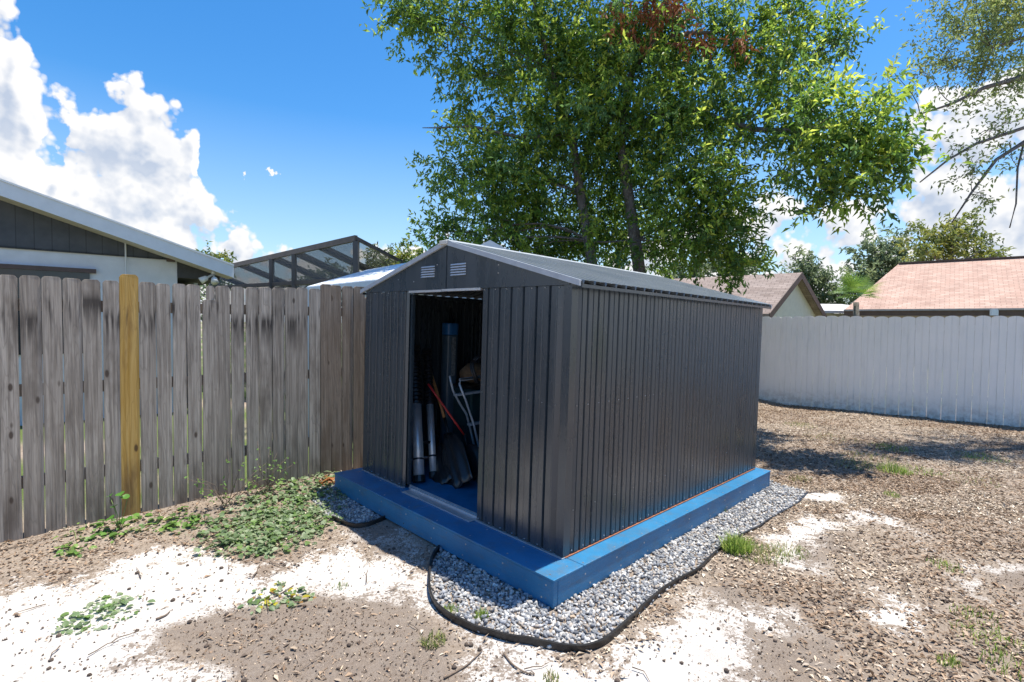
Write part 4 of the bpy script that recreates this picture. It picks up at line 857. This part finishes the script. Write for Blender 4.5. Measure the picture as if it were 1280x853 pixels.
def stones(name, polys, n, s0, s1, label, pal, sink=.3):
    ico = [(0, 0, 1)]+[(.894*math.cos(k*1.2566), .894*math.sin(k*1.2566), .447) for k in range(5)]+[(.894*math.cos(k*1.2566+.628), .894*math.sin(k*1.2566+.628), -.447) for k in range(5)]+[(0, 0, -1)]
    ico = A(ico); fi = [(0, 1+k, 1+(k+1) % 5) for k in range(5)]+[(1+k, 6+k, 1+(k+1) % 5) for k in range(5)]+[(1+(k+1) % 5, 6+k, 6+(k+1) % 5) for k in range(5)]+[(6+k, 11, 6+(k+1) % 5) for k in range(5)]; fi = A(fi)
    pts = []
    for P in polys:
        P = A([gp(*q)[:2] for q in P]) if len(P[0]) == 2 and P[0][0] > 20 else A(P); lo = P.min(0); hi = P.max(0); m = int(n*2); X = rng.uniform(lo[0], hi[0], m*4); Y = rng.uniform(lo[1], hi[1], m*4)
        k = poly_sd(X, Y, P) > .004; X, Y = X[k], Y[k]; a = .5*abs(np.dot(P[:, 0], np.roll(P[:, 1], 1))-np.dot(P[:, 1], np.roll(P[:, 0], 1))); q = int(min(len(X), a/.00075*n/1000)); pts.append(np.stack([X[:q], Y[:q]], 1))
    pts = np.concatenate(pts); l = (pts[:, 0]-O[0])*e2[0]+(pts[:, 1]-O[1])*e2[1]; w = (pts[:, 0]-O[0])*e1[0]+(pts[:, 1]-O[1])*e1[1]
    k = ~((l > LB0-.004) & (l < LB1) & (w > WB0-.004) & (w < WB1)); pts = pts[k]; N = len(pts)
    sz = rng.uniform(s0, s1, N)*.5; sc3 = np.stack([rng.uniform(.8, 1.5, N), rng.uniform(.7, 1.1, N), rng.uniform(.4, .8, N)], 1)*sz[:, None]
    V = ico[None]*sc3[:, None]*rng.uniform(.72, 1.22, (N, 12, 1)); q = rng.normal(size=(N, 4)); q /= np.linalg.norm(q, axis=1, keepdims=True); q[:, 1:3] *= .6; q /= np.linalg.norm(q, axis=1, keepdims=True); a, b, c, d = q.T
    Rm = np.stack([1-2*(c*c+d*d), 2*(b*c-a*d), 2*(b*d+a*c), 2*(b*c+a*d), 1-2*(b*b+d*d), 2*(c*d-a*b), 2*(b*d-a*c), 2*(c*d+a*b), 1-2*(b*b+c*c)], 1).reshape(N, 3, 3)
    V = np.einsum('nij,nkj->nki', Rm, V); z = gz(pts[:, 0], pts[:, 1])+rng.uniform(-.2, 1., N)*sz*(1-sink)+.004
    V += np.stack([pts[:, 0], pts[:, 1], z], 1)[:, None]; Fc = (np.arange(N)[:, None, None]*12+fi[None]).reshape(-1, 3)
    c = pal[rng.integers(0, len(pal), N)]*rng.uniform(.7, 1.3, (N, 1)); o = bulk(name, V.reshape(-1, 3), Fc, STONE, np.repeat(c, 12, 0)); return tag(o, label, 'gravel', kind='stuff')
SP = A([(.30, .31, .32), (.38, .375, .37), (.20, .215, .24), (.46, .45, .43), (.15, .16, .18), (.34, .30, .26), (.26, .27, .29), (.56, .55, .53)])
main_poly = EDG+[(962, 600), (960, 592), (694, 735), (600, 690), (560, 672)]
stones('gravel', [main_poly, [(390, 624), (408, 648), (432, 654), (450, 657), (467, 652), (486, 645), (430, 605), (405, 605)]], 6000, .015, .031, 'loose blue grey gravel packed between black edging and blue platform', SP)

# ------------------------------------------------------------------ leaf litter, clods, twigs
def litter_pts(n, xr, yr, dens):
    X = rng.uniform(*xr, n); Y = rng.uniform(*yr, n); k = rng.random(n) < dens(X, Y)
    dfn = (X-FP[0])*FN[0]+(Y-FP[1])*FN[1]; dwn = (X-WP[0])*WN[0]+(Y-WP[1])*WN[1]
    l = (X-O[0])*e2[0]+(Y-O[1])*e2[1]; w = (X-O[0])*e1[0]+(Y-O[1])*e1[1]
    k &= (dfn > .03) & (dwn > .02) & ~((l > LB0-.02) & (l < LB1+.02) & (w > WB0-.02) & (w < WB1+.02)); return X[k], Y[k]
GPOLY = A([gp(*q)[:2] for q in main_poly])
def dens(X, Y):
    s = msample(msand, X, Y); so = msample(msoil, X, Y); d = .95*np.clip(1.15-s*1.6, .045, 1)*np.clip(1-so*.80, .0, 1)
    right = np.clip((X+.3)/1.0, .45, 1); d = d*np.where(s > .5, 2.6*np.clip((fbm(X*3.1+40, Y*3.1, 4)-.46)*5, .02, 1), 1)
    d = d*right*np.clip(.35+1.3*fbm(X*1.7+3, Y*1.7, 3), 0, 1)
    return d*np.where(poly_sd(X, Y, GPOLY) > 0, .10, 1)
LP_ = A([(.50, .41, .31), (.42, .33, .24), (.32, .235, .165), (.60, .51, .41), (.20, .15, .115), (.70, .63, .53), (.40, .31, .23), (.12, .09, .07)])
X1, Y1 = litter_pts(120000, (-4.6, 4.6), (1.2, 5.6), dens); X2, Y2 = litter_pts(150000, (1., 9.6), (4.2, 11.6), dens); X = np.concatenate([X1, X2]); Y = np.concatenate([Y1, Y2]); n = len(X)
P = np.stack([X, Y, gz(X, Y)+rng.uniform(.001, .010, n)], 1); D = randdir(n); D[:, 2] *= .14; Nn = A([0, 0, 1.])+randdir(n)*.30
leaves('leaf_litter', P, D, Nn, (.013+.042*rng.random(n)**2.), (.006+.017*rng.random(n)**1.8), LP_[rng.integers(0, len(LP_), n)]*rng.uniform(.7, 1.25, (n, 1))*np.where((fbm(X*.9+11, Y*1.5, 4)+.10*rng.random(n) > .56)[:, None], A([.72, .64, .58]), A([1., 1., 1.])), LEAFD, fold=.20)
tag(bpy.data.objects['leaf_litter'], 'dry brown and tan fallen leaves scattered over the yard', 'leaf litter', kind='stuff')
# mulch-like crumbs on the bare soil and sand
def dens2(X, Y): return np.clip(.14+.75*msample(msoil, X, Y)+.25*(1-msample(msand, X, Y)), 0, 1)*np.where(poly_sd(X, Y, GPOLY) > 0, .0, 1)
X, Y = litter_pts(46000, (-3.8, 4.2), (1.2, 4.6), dens2); n = len(X); P = np.stack([X, Y, gz(X, Y)+.001], 1); D = randdir(n); D[:, 2] *= .6
CP_ = A([(.20, .15, .11), (.30, .23, .17), (.11, .08, .06), (.50, .41, .31), (.38, .28, .20)])
leaves('soil_crumbs', P, D, A([0, 0, 1.])+randdir(n)*.8, rng.uniform(.006, .016, n), rng.uniform(.005, .010, n), CP_[rng.integers(0, 5, n)], DEB, fold=.8)
tag(bpy.data.objects['soil_crumbs'], 'fine brown crumbs of mulch on the sandy soil', 'mulch', kind='stuff')
mb = MB(); VV = []; 
def lump(c, r):
    k = len(mb.v); ph = random.random()*6
    for i in range(4):
        th_ = math.pi*(i+.5)/4
        for j in range(7):
            a = 2*math.pi*j/7+ph; rr = r*random.uniform(.75, 1.2); mb.v.append((c[0]+rr*math.sin(th_)*math.cos(a), c[1]+rr*math.sin(th_)*math.sin(a), c[2]+rr*.75*math.cos(th_)))
    for i in range(3):
        for j in range(7): mb.f.append((k+i*7+j, k+i*7+(j+1) % 7, k+(i+1)*7+(j+1) % 7, k+(i+1)*7+j))
    mb.f.append(tuple(k+j for j in range(7))); mb.f.append(tuple(k+21+j for j in range(7)))
for i in range(420):
    px = random.uniform(0, 1280); py = random.uniform(640, 853) if random.random() < .7 else random.uniform(560, 700); p = gp(px, py)
    l = (p-O)@e2; w = (p-O)@e1
    if (l > LB0-.02 and w > WB0-.02) or (p[:2]-FP)@FN < .05: continue
    r = random.choice((.004, .005, .006, .008, .010, .013)); lump(p+A([0, 0, r*.4]), r)
tag(mk('dirt_clods', mb, simple('dark_clod', (.10, .075, .06), .95, 0, .4, 60, .6), None, True, loc=(0, 0, 0)), 'small dark dirt clods and seed pods strewn over the ground', 'dirt clods', kind='stuff')
TW = simple('twig_bark', (.16, .12, .09), .9, 0, .3, 40)
sm = MB(); n_s = 0
while n_s < 330:
    x_, y_ = random.uniform(-4, 8), random.uniform(1.3, 9.5); l = (x_-O[0])*e2[0]+(y_-O[1])*e2[1]; w = (x_-O[0])*e1[0]+(y_-O[1])*e1[1]
    if (LB0-.1 < l < LB1+.1 and WB0-.1 < w < WB1+.1) or (x_-FP[0])*FN[0]+(y_-FP[1])*FN[1] < .08 or (x_-WP[0])*WN[0]+(y_-WP[1])*WN[1] < .05 or (fbm(x_*.9, y_*.9, 3) < .47): continue
    a_ = random.random()*6.28; Ls = random.uniform(.04, .20)*(1 if random.random() < .85 else 1.8); pp = []
    for k in range(4):
        xx = x_+math.cos(a_)*Ls*k/3; yy = y_+math.sin(a_)*Ls*k/3; a_ += random.gauss(0, .18); pp.append(A([xx, yy, float(gz(xx, yy))+.006+.01*random.random()]))
    r_ = random.uniform(.0015, .0035); sm.tube(pp, [r_, r_, r_*.8, r_*.5], 4); n_s += 1
tag(mk('stick_litter', sm, TW, None, True, loc=(0, 0, 0)), 'thin dry sticks lying among the fallen leaves', 'stick litter', kind='stuff')
def twig(pts, label, r=.005):
    P = [gp(*q)+A([0, 0, .008]) for q in pts]; tag(mk('twig', MB().tube(smoothp(P, 4), list(np.linspace(r, r*.4, (len(P)-1)*4+1)), 6), TW, None, True), label, 'twig', 'fallen twigs on the ground')
twig([(630, 819), (640, 832), (655, 842), (668, 845), (664, 841)], 'thin bent twig on white sand at bottom centre')
twig([(555, 850), (580, 836), (592, 826), (603, 815)], 'pale twig on the brown soil below the curved edging')
twig([(1040, 612), (1010, 617), (1050, 611), (1062, 614)][1:], 'twig trailing right from the far end of the gravel')
twig([(0, 690), (14, 686), (30, 683), (48, 679)], 'weathered twig lying under the grey fence at far left')
twig([(1080, 640), (1100, 645), (1125, 643)], 'brown twig in the leaf litter right of the shed', .006)
twig([(195, 776), (207, 771), (213, 765)], 'dark short stick on left white sand', .006)

# ------------------------------------------------------------------ weeds and grass
def blades(name, label, px, py, n, h, r, cols, group='grass tufts in the yard', wd=.005, lean=.5):
    c = gp(px, py); t = rng.random(n)*6.283; rr = r*np.sqrt(rng.random(n)); X = c[0]+rr*np.cos(t); Y = c[1]+rr*np.sin(t); Zg = gz(X, Y)
    a = rng.random(n)*6.283; ln = lean*rng.random(n); H = h*rng.uniform(.45, 1.1, n)*(1-.45*rr/r); d = np.stack([np.cos(a), np.sin(a), 0*a], 1); up = A([0, 0, 1.]); sd = np.cross(d, up)
    P = np.stack([X, Y, Zg-.003], 1); V = []; 
    for s, w in ((0, 1.), (.45, .8), (.8, .5), (1, .06)):
        q = P+up*(H*s*(1-.25*s*ln))[:, None]+d*(H*ln*s*s*1.2)[:, None]; V += [q-sd*wd*w*.5, q+sd*wd*w*.5]
    V = np.stack(V, 1).reshape(-1, 3); b = np.arange(n)[:, None]*8; Fc = np.concatenate([b+A([[0, 1, 3, 2]])+2*k for k in range(3)])
    o = bulk(name, V, Fc, LEAF, np.repeat(cols[rng.integers(0, len(cols), n)]*rng.uniform(.75, 1.25, (n, 1)), 8, 0), loc=tuple(c)); return tag(o, label, 'grass', group)
GC = A([(.24, .36, .07), (.33, .46, .09), (.16, .26, .05), (.42, .48, .14)]); GY = A([(.36, .40, .14), (.20, .27, .08), (.42, .36, .2), (.16, .22, .06)]); GPl = A([(.22, .30, .12), (.30, .36, .16), (.16, .24, .09)])
blades('grass_tuft', 'largest bright green grass clump beside the gravel right of platform', 921, 688, 620, .15, .10, GC, lean=.9)
blades('grass_tuft', 'thin spreading grass right of the largest green clump', 948, 692, 420, .07, .20, GY, lean=.9)
blades('grass_tuft', 'grass sprig growing against the blue platform side', 903, 640, 40, .10, .03, GPl)
blades('grass_tuft', 'small green tuft inside the curve of edging, left one', 564, 765, 150, .055, .045, GC)
blades('grass_tuft', 'small green tuft in gravel right of its twin in the curve', 602, 772, 150, .06, .04, GC)
blades('grass_tuft', 'yellowish dry tuft on sand outside the curved edging', 542, 804, 130, .07, .06, GY, lean=1.)
blades('grass_tuft', 'bright lime tuft in the leaf litter by the white fence', 1118, 590, 300, .13, .17, GC, lean=1.)
blades('grass_tuft', 'pale sparse tuft left of the bright lime one', 1072, 582, 220, .08, .25, GY, lean=1.)
blades('grass_tuft', 'sparse grass beyond the lime tuft toward the white fence', 1112, 560, 180, .09, .25, GC, lean=1.)
blades('grass_tuft', 'grass patch near the white fence at far right', 1225, 573, 220, .07, .28, GC, lean=1.)
blades('grass_tuft', 'small tuft on the narrow sand strip right of gravel', 1115, 620, 90, .06, .07, GC)
blades('grass_tuft', 'faint grass just beyond the end of gravel', 1000, 600, 120, .06, .12, GY)
blades('grass_tuft', 'sparse green grass in leaf litter at right middle', 1180, 708, 110, .05, .10, GC)
blades('grass_tuft', 'grass sprouts at the lower right corner', 1265, 835, 130, .06, .12, GC)
blades('grass_tuft', 'grass sprouts right of the small sand spot in litter', 1222, 770, 90, .05, .12, GC)
blades('grass_tuft', 'lone short tuft in leaf litter near bottom right', 1187, 830, 60, .06, .05, GC)
blades('grass_tuft', 'dry tuft on bottom centre sand near the frame edge', 690, 850, 60, .05, .04, GY)
blades('grass_tuft', 'tiny pale sprigs on left sand below the platform end', 425, 735, 40, .045, .05, GPl)
blades('grass_tuft', 'grass tuft in litter close to the shed far corner', 1000, 532, 160, .07, .25, GY, lean=1.)
for px, py, n, h, r, c, lab in ((1090, 575, 260, .07, .35, GY, 'wide pale green grass haze left of the lime tuft'), (1150, 590, 160, .07, .2, GC, 'yellow green grass just right of the bright lime tuft'), (1040, 548, 200, .06, .4, GY, 'faint green growth midway between shed and white fence'),
    (1210, 600, 120, .06, .3, GY, 'thin grass in litter toward the right frame edge'), (1240, 800, 140, .06, .16, GC, 'scattered grass sprouts above the lower right corner'), (985, 690, 160, .06, .14, GY, 'dry yellow grass left of the round sand patch')):
    blades('grass_tuft', lab, px, py, n, h, r, c, lean=1.)
def weed(name, label, pts, n, L, h, cols, cat='weed', group=None, kind=None, yellow=0.):
    """broad leaf weed: rosettes of rounded leaves on short stalks; pts = (px, py, r metres, weight)"""
    PP = []
    tot = sum(p[3] for p in pts)
    for px, py, r, wgt in pts:
        c = gp(px, py); m = int(n*wgt/tot); t = rng.random(m)*6.283; rr = 1.35*r*rng.random(m)**.75; PP.append(np.stack([c[0]+rr*np.cos(t), c[1]+rr*np.sin(t)], 1))
    Q = np.concatenate(PP); k = (Q-FP)@FN > .02; Q = Q[k]; m = len(Q); loc = gp(pts[0][0], pts[0][1]); z = gz(Q[:, 0], Q[:, 1]); hh = h*rng.random(m)**1.3
    P = np.stack([Q[:, 0], Q[:, 1], z+hh+.004], 1); a = rng.random(m)*6.283; d = np.stack([np.cos(a), np.sin(a), rng.uniform(-.35, .25, m)], 1); d /= np.linalg.norm(d, axis=1, keepdims=True)
    up = A([0, 0, 1.])+randdir(m)*.35; sd = np.cross(d, up); sd /= np.linalg.norm(sd, axis=1, keepdims=True); u = np.cross(sd, d); Ls = (L*(.3+1.1*rng.random(m)**1.3))[:, None]; V = []
    for s, w in ((.0, .04), (.18, .28), (.5, .40), (.8, .26), (1., .02)):
        c = P+d*Ls*s-u*Ls*.22*s*s; V += [c-sd*Ls*w+u*Ls*.10*(w > .1), c, c+sd*Ls*w+u*Ls*.10*(w > .1)]
    V = np.stack(V, 1).reshape(-1, 3); b = np.arange(m)[:, None]*15; Fc = np.concatenate([b+A([[0, 1, 4, 3]])+3*k+j for k in range(4) for j in (0, 1)])
    c = cols[rng.integers(0, len(cols), m)]*rng.uniform(.75, 1.25, (m, 1))
    o = bulk(name, V, Fc, LEAF, np.repeat(c, 15, 0), loc=tuple(loc), smooth=True); return tag(o, label, cat, group, kind)
WC = A([(.20, .29, .14), (.27, .36, .20), (.16, .24, .12), (.36, .43, .27), (.20, .32, .10)]); WG = A([(.16, .32, .07), (.24, .38, .10), (.13, .24, .07)]); WY = A([(.5, .45, .04), (.30, .33, .05)])
weed('ground_cover', 'spreading pale green broadleaf weeds between the grey fence and platform', [(300, 660, .26, 1.), (330, 645, .28, 1.3), (370, 628, .30, 1.5), (345, 672, .25, 1.3), (385, 650, .22, 1.2), (395, 612, .25, 1.), (290, 682, .16, .4), (325, 690, .10, .3), (415, 600, .12, .3)], 2600, .040, .045, WC, 'ground cover', kind='stuff')
weed('weed', 'low green weed patch under fence left of the broadleaf spread', [(222, 656, .16, 1.), (205, 660, .08, .4), (240, 650, .08, .5)], 110, .045, .03, WG, group='low weeds')
weed('weed', 'flat dull green weed on white sand at lower left', [(130, 768, .16, 1), (105, 775, .10, .5), (150, 752, .07, .3)], 190, .032, .012, WC, group='low weeds')
weed('weed', 'weed with yellow leaves on the sand and soil edge', [(345, 745, .11, 1), (370, 752, .08, .5), (322, 757, .06, .3)], 110, .036, .02, A([*WC, (.5, .45, .05), (.45, .25, .08)]), group='low weeds')
weed('weed', 'green weed trailing below the yellow picket on fallen leaves', [(120, 668, .15, 1.), (85, 690, .08, .5), (165, 655, .13, .6)], 105, .045, .03, WG, group='low weeds')
weed('weed', 'orange dry leaf heap at the left end of blue platform', [(412, 606, .06, 1)], 60, .05, .05, A([(.35, .10, .03), (.45, .2, .08)]), 'leaf heap')
# climbing seedling in front of the yellow picket
vp = gp(148, 664); vn = thing('vine_seedling', 'young vine with big round leaves climbing before the yellow picket', 'plant', tuple(vp)); mb = MB(); 
lf = [(137, 620, .055), (150, 617, .06), (160, 621, .055), (143, 633, .05), (137, 648, .06), (150, 652, .06), (160, 648, .05), (88, 660, .06), (95, 667, .05)]
Dv = (vp[1])
for i, (px, py, L) in enumerate(lf):
    p = dep(px, py, vp[1]+.02*(i % 3)); root = vp if px > 100 else gp(96, 680)
    mk('stem', MB().tube([root, (root+p)/2+A([.01, 0, .02]), p], .0025, 5), simple('vine_stem', (.14, .2, .06), .6) if i == 0 else bpy.data.materials['vine_stem'], vn, True)
    d = A([random.uniform(-1, 1), -.5, random.uniform(-.2, .4)]); d /= np.linalg.norm(d); sd = np.cross(d, A([0, -.5, .9])); sd /= np.linalg.norm(sd); u_ = np.cross(sd, d); V = []; cs = []
    for s, w in ((0, .1), (.15, .42), (.45, .52), (.8, .3), (1, .02)):
        c = p+d*L*(s-.2)-u_*L*.15*s*s; V += [c-sd*L*w+u_*L*.1, c, c+sd*L*w+u_*L*.1]
    bulk('leaf', A(V), A([[0, 1, 4, 3]])+A([3*k+j for k in range(4) for j in (0, 1)])[:, None], LEAF, np.tile(A([[.12, .30, .05]]), (15, 1)), vn, smooth=True)
# wiry stalks by the fence
for px, py, lab in ((330, 618, 'wiry thin stalks with small leaves against fence above the weed spread'), (290, 630, 'wiry leaning stalk against the grey fence left of the weed spread')):
    c = gp(px, py); t = thing('wild_shrub', lab, 'shrub', tuple(c), 'wiry stalks by the fence'); mb = MB(); pts = []
    for k in range(11):
        a = random.uniform(-1.4, 1.4); H = random.uniform(.15, .42); e = c+A([FD[0]*H*math.sin(a)*.9+random.gauss(0, .06), FD[1]*H*math.sin(a)*.9+random.gauss(0, .06), H*abs(math.cos(a))+.05]); m_ = (c+e)/2+A([0, 0, .05])
        b0_ = c+A([random.gauss(0, .05), random.gauss(0, .05), -.01]); mb.tube([b0_, m_, e], [.003, .002, .001], 4); pts += [b0_+(e-b0_)*random.uniform(.4, 1) for _ in range(6)]
    mk('stalks', mb, TW, t, True); P = A(pts); n = len(P); leaves('foliage', P, randdir(n), A([0, 0, 1.])+randdir(n)*.5, rng.uniform(.02, .04, n), rng.uniform(.012, .022, n), WG[rng.integers(0, 3, n)]*1.1, LEAF, t)

# ------------------------------------------------------------------ sky, clouds, sun
SUNAZ = math.atan2(.87, .50); SUNEL = math.radians(76)
w = bpy.data.worlds.new('World'); sc.world = w; w.use_nodes = True; T_ = NT(w.node_tree); bg = T_.n['Background']
sky = T_.add('ShaderNodeTexSky', sky_type='NISHITA'); sky.sun_disc = False; sky.sun_elevation = SUNEL; sky.sun_rotation = SUNAZ; sky.air_density = 1.0; sky.dust_density = .6; sky.ozone_density = 2.2
tc = T_.add('ShaderNodeTexCoord'); gen = tc.outputs['Generated']
def sky_uv(px, py):
    d = ray(px, py); d = d/np.linalg.norm(d); return math.atan2(d[0], d[1]), math.asin(d[2])
AZR = 1.1
def fcurve(T, fac, pts):
    n = T.add('ShaderNodeFloatCurve'); c = n.mapping.curves[0]; n.mapping.use_clip = False
    pts = sorted(pts)
    while len(c.points) < len(pts): c.points.new(.5, .5)
    for p, (x, y) in zip(c.points, pts): p.location = (x, y); p.handle_type = 'AUTO_CLAMPED'
    n.mapping.update(); T.set(n.inputs['Value'], fac); return n.outputs[0]
TOP = [(-300, -160), (-100, -110), (0, -60), (35, -20), (56, 40), (72, 92), (95, 100), (120, 96), (150, 88), (175, 82), (200, 98), (222, 122), (248, 130), (264, 152), (268, 200), (285, 246), (318, 262), (340, 290), (400, 302), (448, 283), (480, 292), (512, 284), (600, 280), (800, 285), (930, 235), (970, 225), (1010, 240), (1060, 225), (1110, 190), (1150, 125), (1190, 92), (1240, 70), (1300, 50), (1500, 20), (1800, -60)]
FILL = [(-300, .95), (40, .95), (180, .9), (250, .75), (300, .52), (345, .36), (400, .34), (460, .50), (520, .48), (600, .4), (900, .42), (1000, .46), (1080, .50), (1140, .66), (1280, .72), (1800, .66)]
gr_ = bpy.data.node_groups.new('cloud_density', 'ShaderNodeTree'); gr_.interface.new_socket('uv', in_out='INPUT', socket_type='NodeSocketVector'); gr_.interface.new_socket('d', in_out='OUTPUT', socket_type='NodeSocketFloat')
G = NT(gr_); gi = G.add('NodeGroupInput'); go = G.add('NodeGroupOutput'); uv0 = gi.outputs[0]
ss = G.add('ShaderNodeSeparateXYZ'); G.set(ss.inputs[0], uv0)
big_ = G.noise(uv0, 10, 8, .56, 0, dim='2D')
vo = G.add('ShaderNodeTexVoronoi', feature='F1', voronoi_dimensions='2D'); G.set(vo.inputs['Vector'], uv0); vo.inputs['Scale'].default_value = 13; vo.inputs['Detail'].default_value = 3.; vo.inputs['Roughness'].default_value = .60
puff = G.math('SUBTRACT', .42, vo.outputs['Distance']); nn = G.math('SUBTRACT', big_, .5)
fx = G.math('MULTIPLY_ADD', G.math('MULTIPLY_ADD', nn, .06, ss.outputs[0]), .5/AZR, .5)
top_ = fcurve(G, fx, [(sky_uv(px, py)[0]*.5/AZR+.5, sky_uv(px, py)[1]) for px, py in TOP]); fill_ = fcurve(G, fx, [(sky_uv(px, 300)[0]*.5/AZR+.5, f) for px, f in FILL])
TP = [(sky_uv(px, py)[0]*.5/AZR+.5, sky_uv(px, py)[1]) for px, py in TOP]
slp = G.math('MULTIPLY', G.math('SUBTRACT', fcurve(G, G.math('ADD', fx, .006), TP), fcurve(G, G.math('SUBTRACT', fx, .006), TP)), 1/(.012*2*AZR))
env = G.math('MULTIPLY', G.math('DIVIDE', G.math('SUBTRACT', top_, ss.outputs[1]), G.math('SQRT', G.math('MULTIPLY_ADD', slp, slp, 1.))), 14.)
env = G.math('SMOOTH_MIN', env, fill_, .15)
den = G.math('ADD', G.math('MULTIPLY_ADD', env, 1.3, .30), G.math('ADD', G.math('MULTIPLY', nn, 1.35), G.math('MULTIPLY', puff, .95)))
for px, py, rx, ry in ((345, 217, 20, 8), (306, 218, 8, 8)):
    a, e = sky_uv(px, py); a2, _ = sky_uv(px+rx, py); _, e2_ = sky_uv(px, py-ry); sx, sy = 1/abs(a2-a), 1/abs(e2_-e)
    mp = G.add('ShaderNodeMapping'); G.set(mp.inputs[0], uv0); mp.inputs['Scale'].default_value = (sx, sy, 0); mp.inputs['Location'].default_value = (-a*sx, -e*sy, 0)
    hf = hf if px < 340 else G.noise(uv0, 42, 4, .6, dim='2D')
    den = G.math('MAXIMUM', den, G.math('ADD', G.math('SUBTRACT', .75, G.vmath('LENGTH', mp.outputs[0])), G.math('MULTIPLY', G.math('SUBTRACT', hf, .5), 3.2)))
G.set(go.inputs[0], den)
sp = T_.add('ShaderNodeSeparateXYZ'); T_.set(sp.inputs[0], gen); az = T_.math('ARCTAN2', sp.outputs[0], sp.outputs[1]); el = T_.math('ARCSINE', sp.outputs[2])
cb = T_.add('ShaderNodeCombineXYZ'); T_.set(cb.inputs[0], az); T_.set(cb.inputs[1], el)
def dens_at(off):
    n = T_.add('ShaderNodeGroup'); n.node_tree = gr_; T_.set(n.inputs[0], T_.vmath('ADD', cb.outputs[0], off)); return n.outputs[0]
d0 = dens_at((0, 0, 0)); d1 = dens_at((.010, .020, 0))
alpha = T_.mapr(d0, .25, .45)
soft = T_.noise(cb.outputs[0], 5, 3, .5, dim='2D')
lit = T_.math('ADD', T_.mapr(T_.math('SUBTRACT', d0, d1), -.42, .42), T_.math('MULTIPLY', T_.math('SUBTRACT', soft, .5), 1.1)); lit = T_.math('ADD', lit, T_.mapr(d0, .5, 1.5, .18, -.10), clamp=True)
ccol = T_.mix(lit, (1.75, 2.0, 2.45, 1), (3.35, 3.3, 3.25, 1))
hsv = T_.add('ShaderNodeHueSaturation'); hsv.inputs['Saturation'].default_value = 1.40; hsv.inputs['Value'].default_value = .645; T_.set(hsv.inputs['Color'], sky.outputs[0])
haze = T_.mapr(el, .0, .36, .62, 0.); skyc = T_.mix(haze, hsv.outputs[0], (2.1, 2.7, 3.5, 1))
above = T_.mapr(el, -.02, .0); alpha = T_.math('MULTIPLY', T_.math('MULTIPLY', alpha, above), .97)
T_.set(bg.inputs[0], T_.mix(alpha, skyc, ccol)); bg.inputs[1].default_value = .15
sl = bpy.data.lights.new('sun', 'SUN'); sl.energy = 3.75; sl.angle = math.radians(.53); sl.color = (1, .935, .83); so = bpy.data.objects.new('sun', sl); COL.objects.link(so)
from mathutils import Vector
sd_ = Vector((math.cos(SUNEL)*math.sin(SUNAZ), math.cos(SUNEL)*math.cos(SUNAZ), math.sin(SUNEL))); so.rotation_euler = (sd_).to_track_quat('Z', 'Y').to_euler(); so.location = (0, 0, 20)

# ------------------------------------------------------------------ camera
cam = bpy.data.cameras.new('camera'); cam.sensor_width = 36; cam.lens = F/1280*36; cam.clip_end = 2000; cam.clip_start = .05; co = bpy.data.objects.new('camera', cam); COL.objects.link(co); sc.camera = co
co.matrix_world = Matrix([[RV[i], UV[i], -fwd[i], CP[i]] for i in range(3)]+[[0, 0, 0, 1]])
sc.view_settings.view_transform = 'Standard'; sc.view_settings.look = 'None'; sc.view_settings.exposure = 1.10; sc.view_settings.gamma = 1
sc.cycles.use_denoising = True; sc.cycles.max_bounces = 7; sc.cycles.transparent_max_bounces = 12; sc.cycles.diffuse_bounces = 4
sc.cycles.sample_clamp_indirect = 6
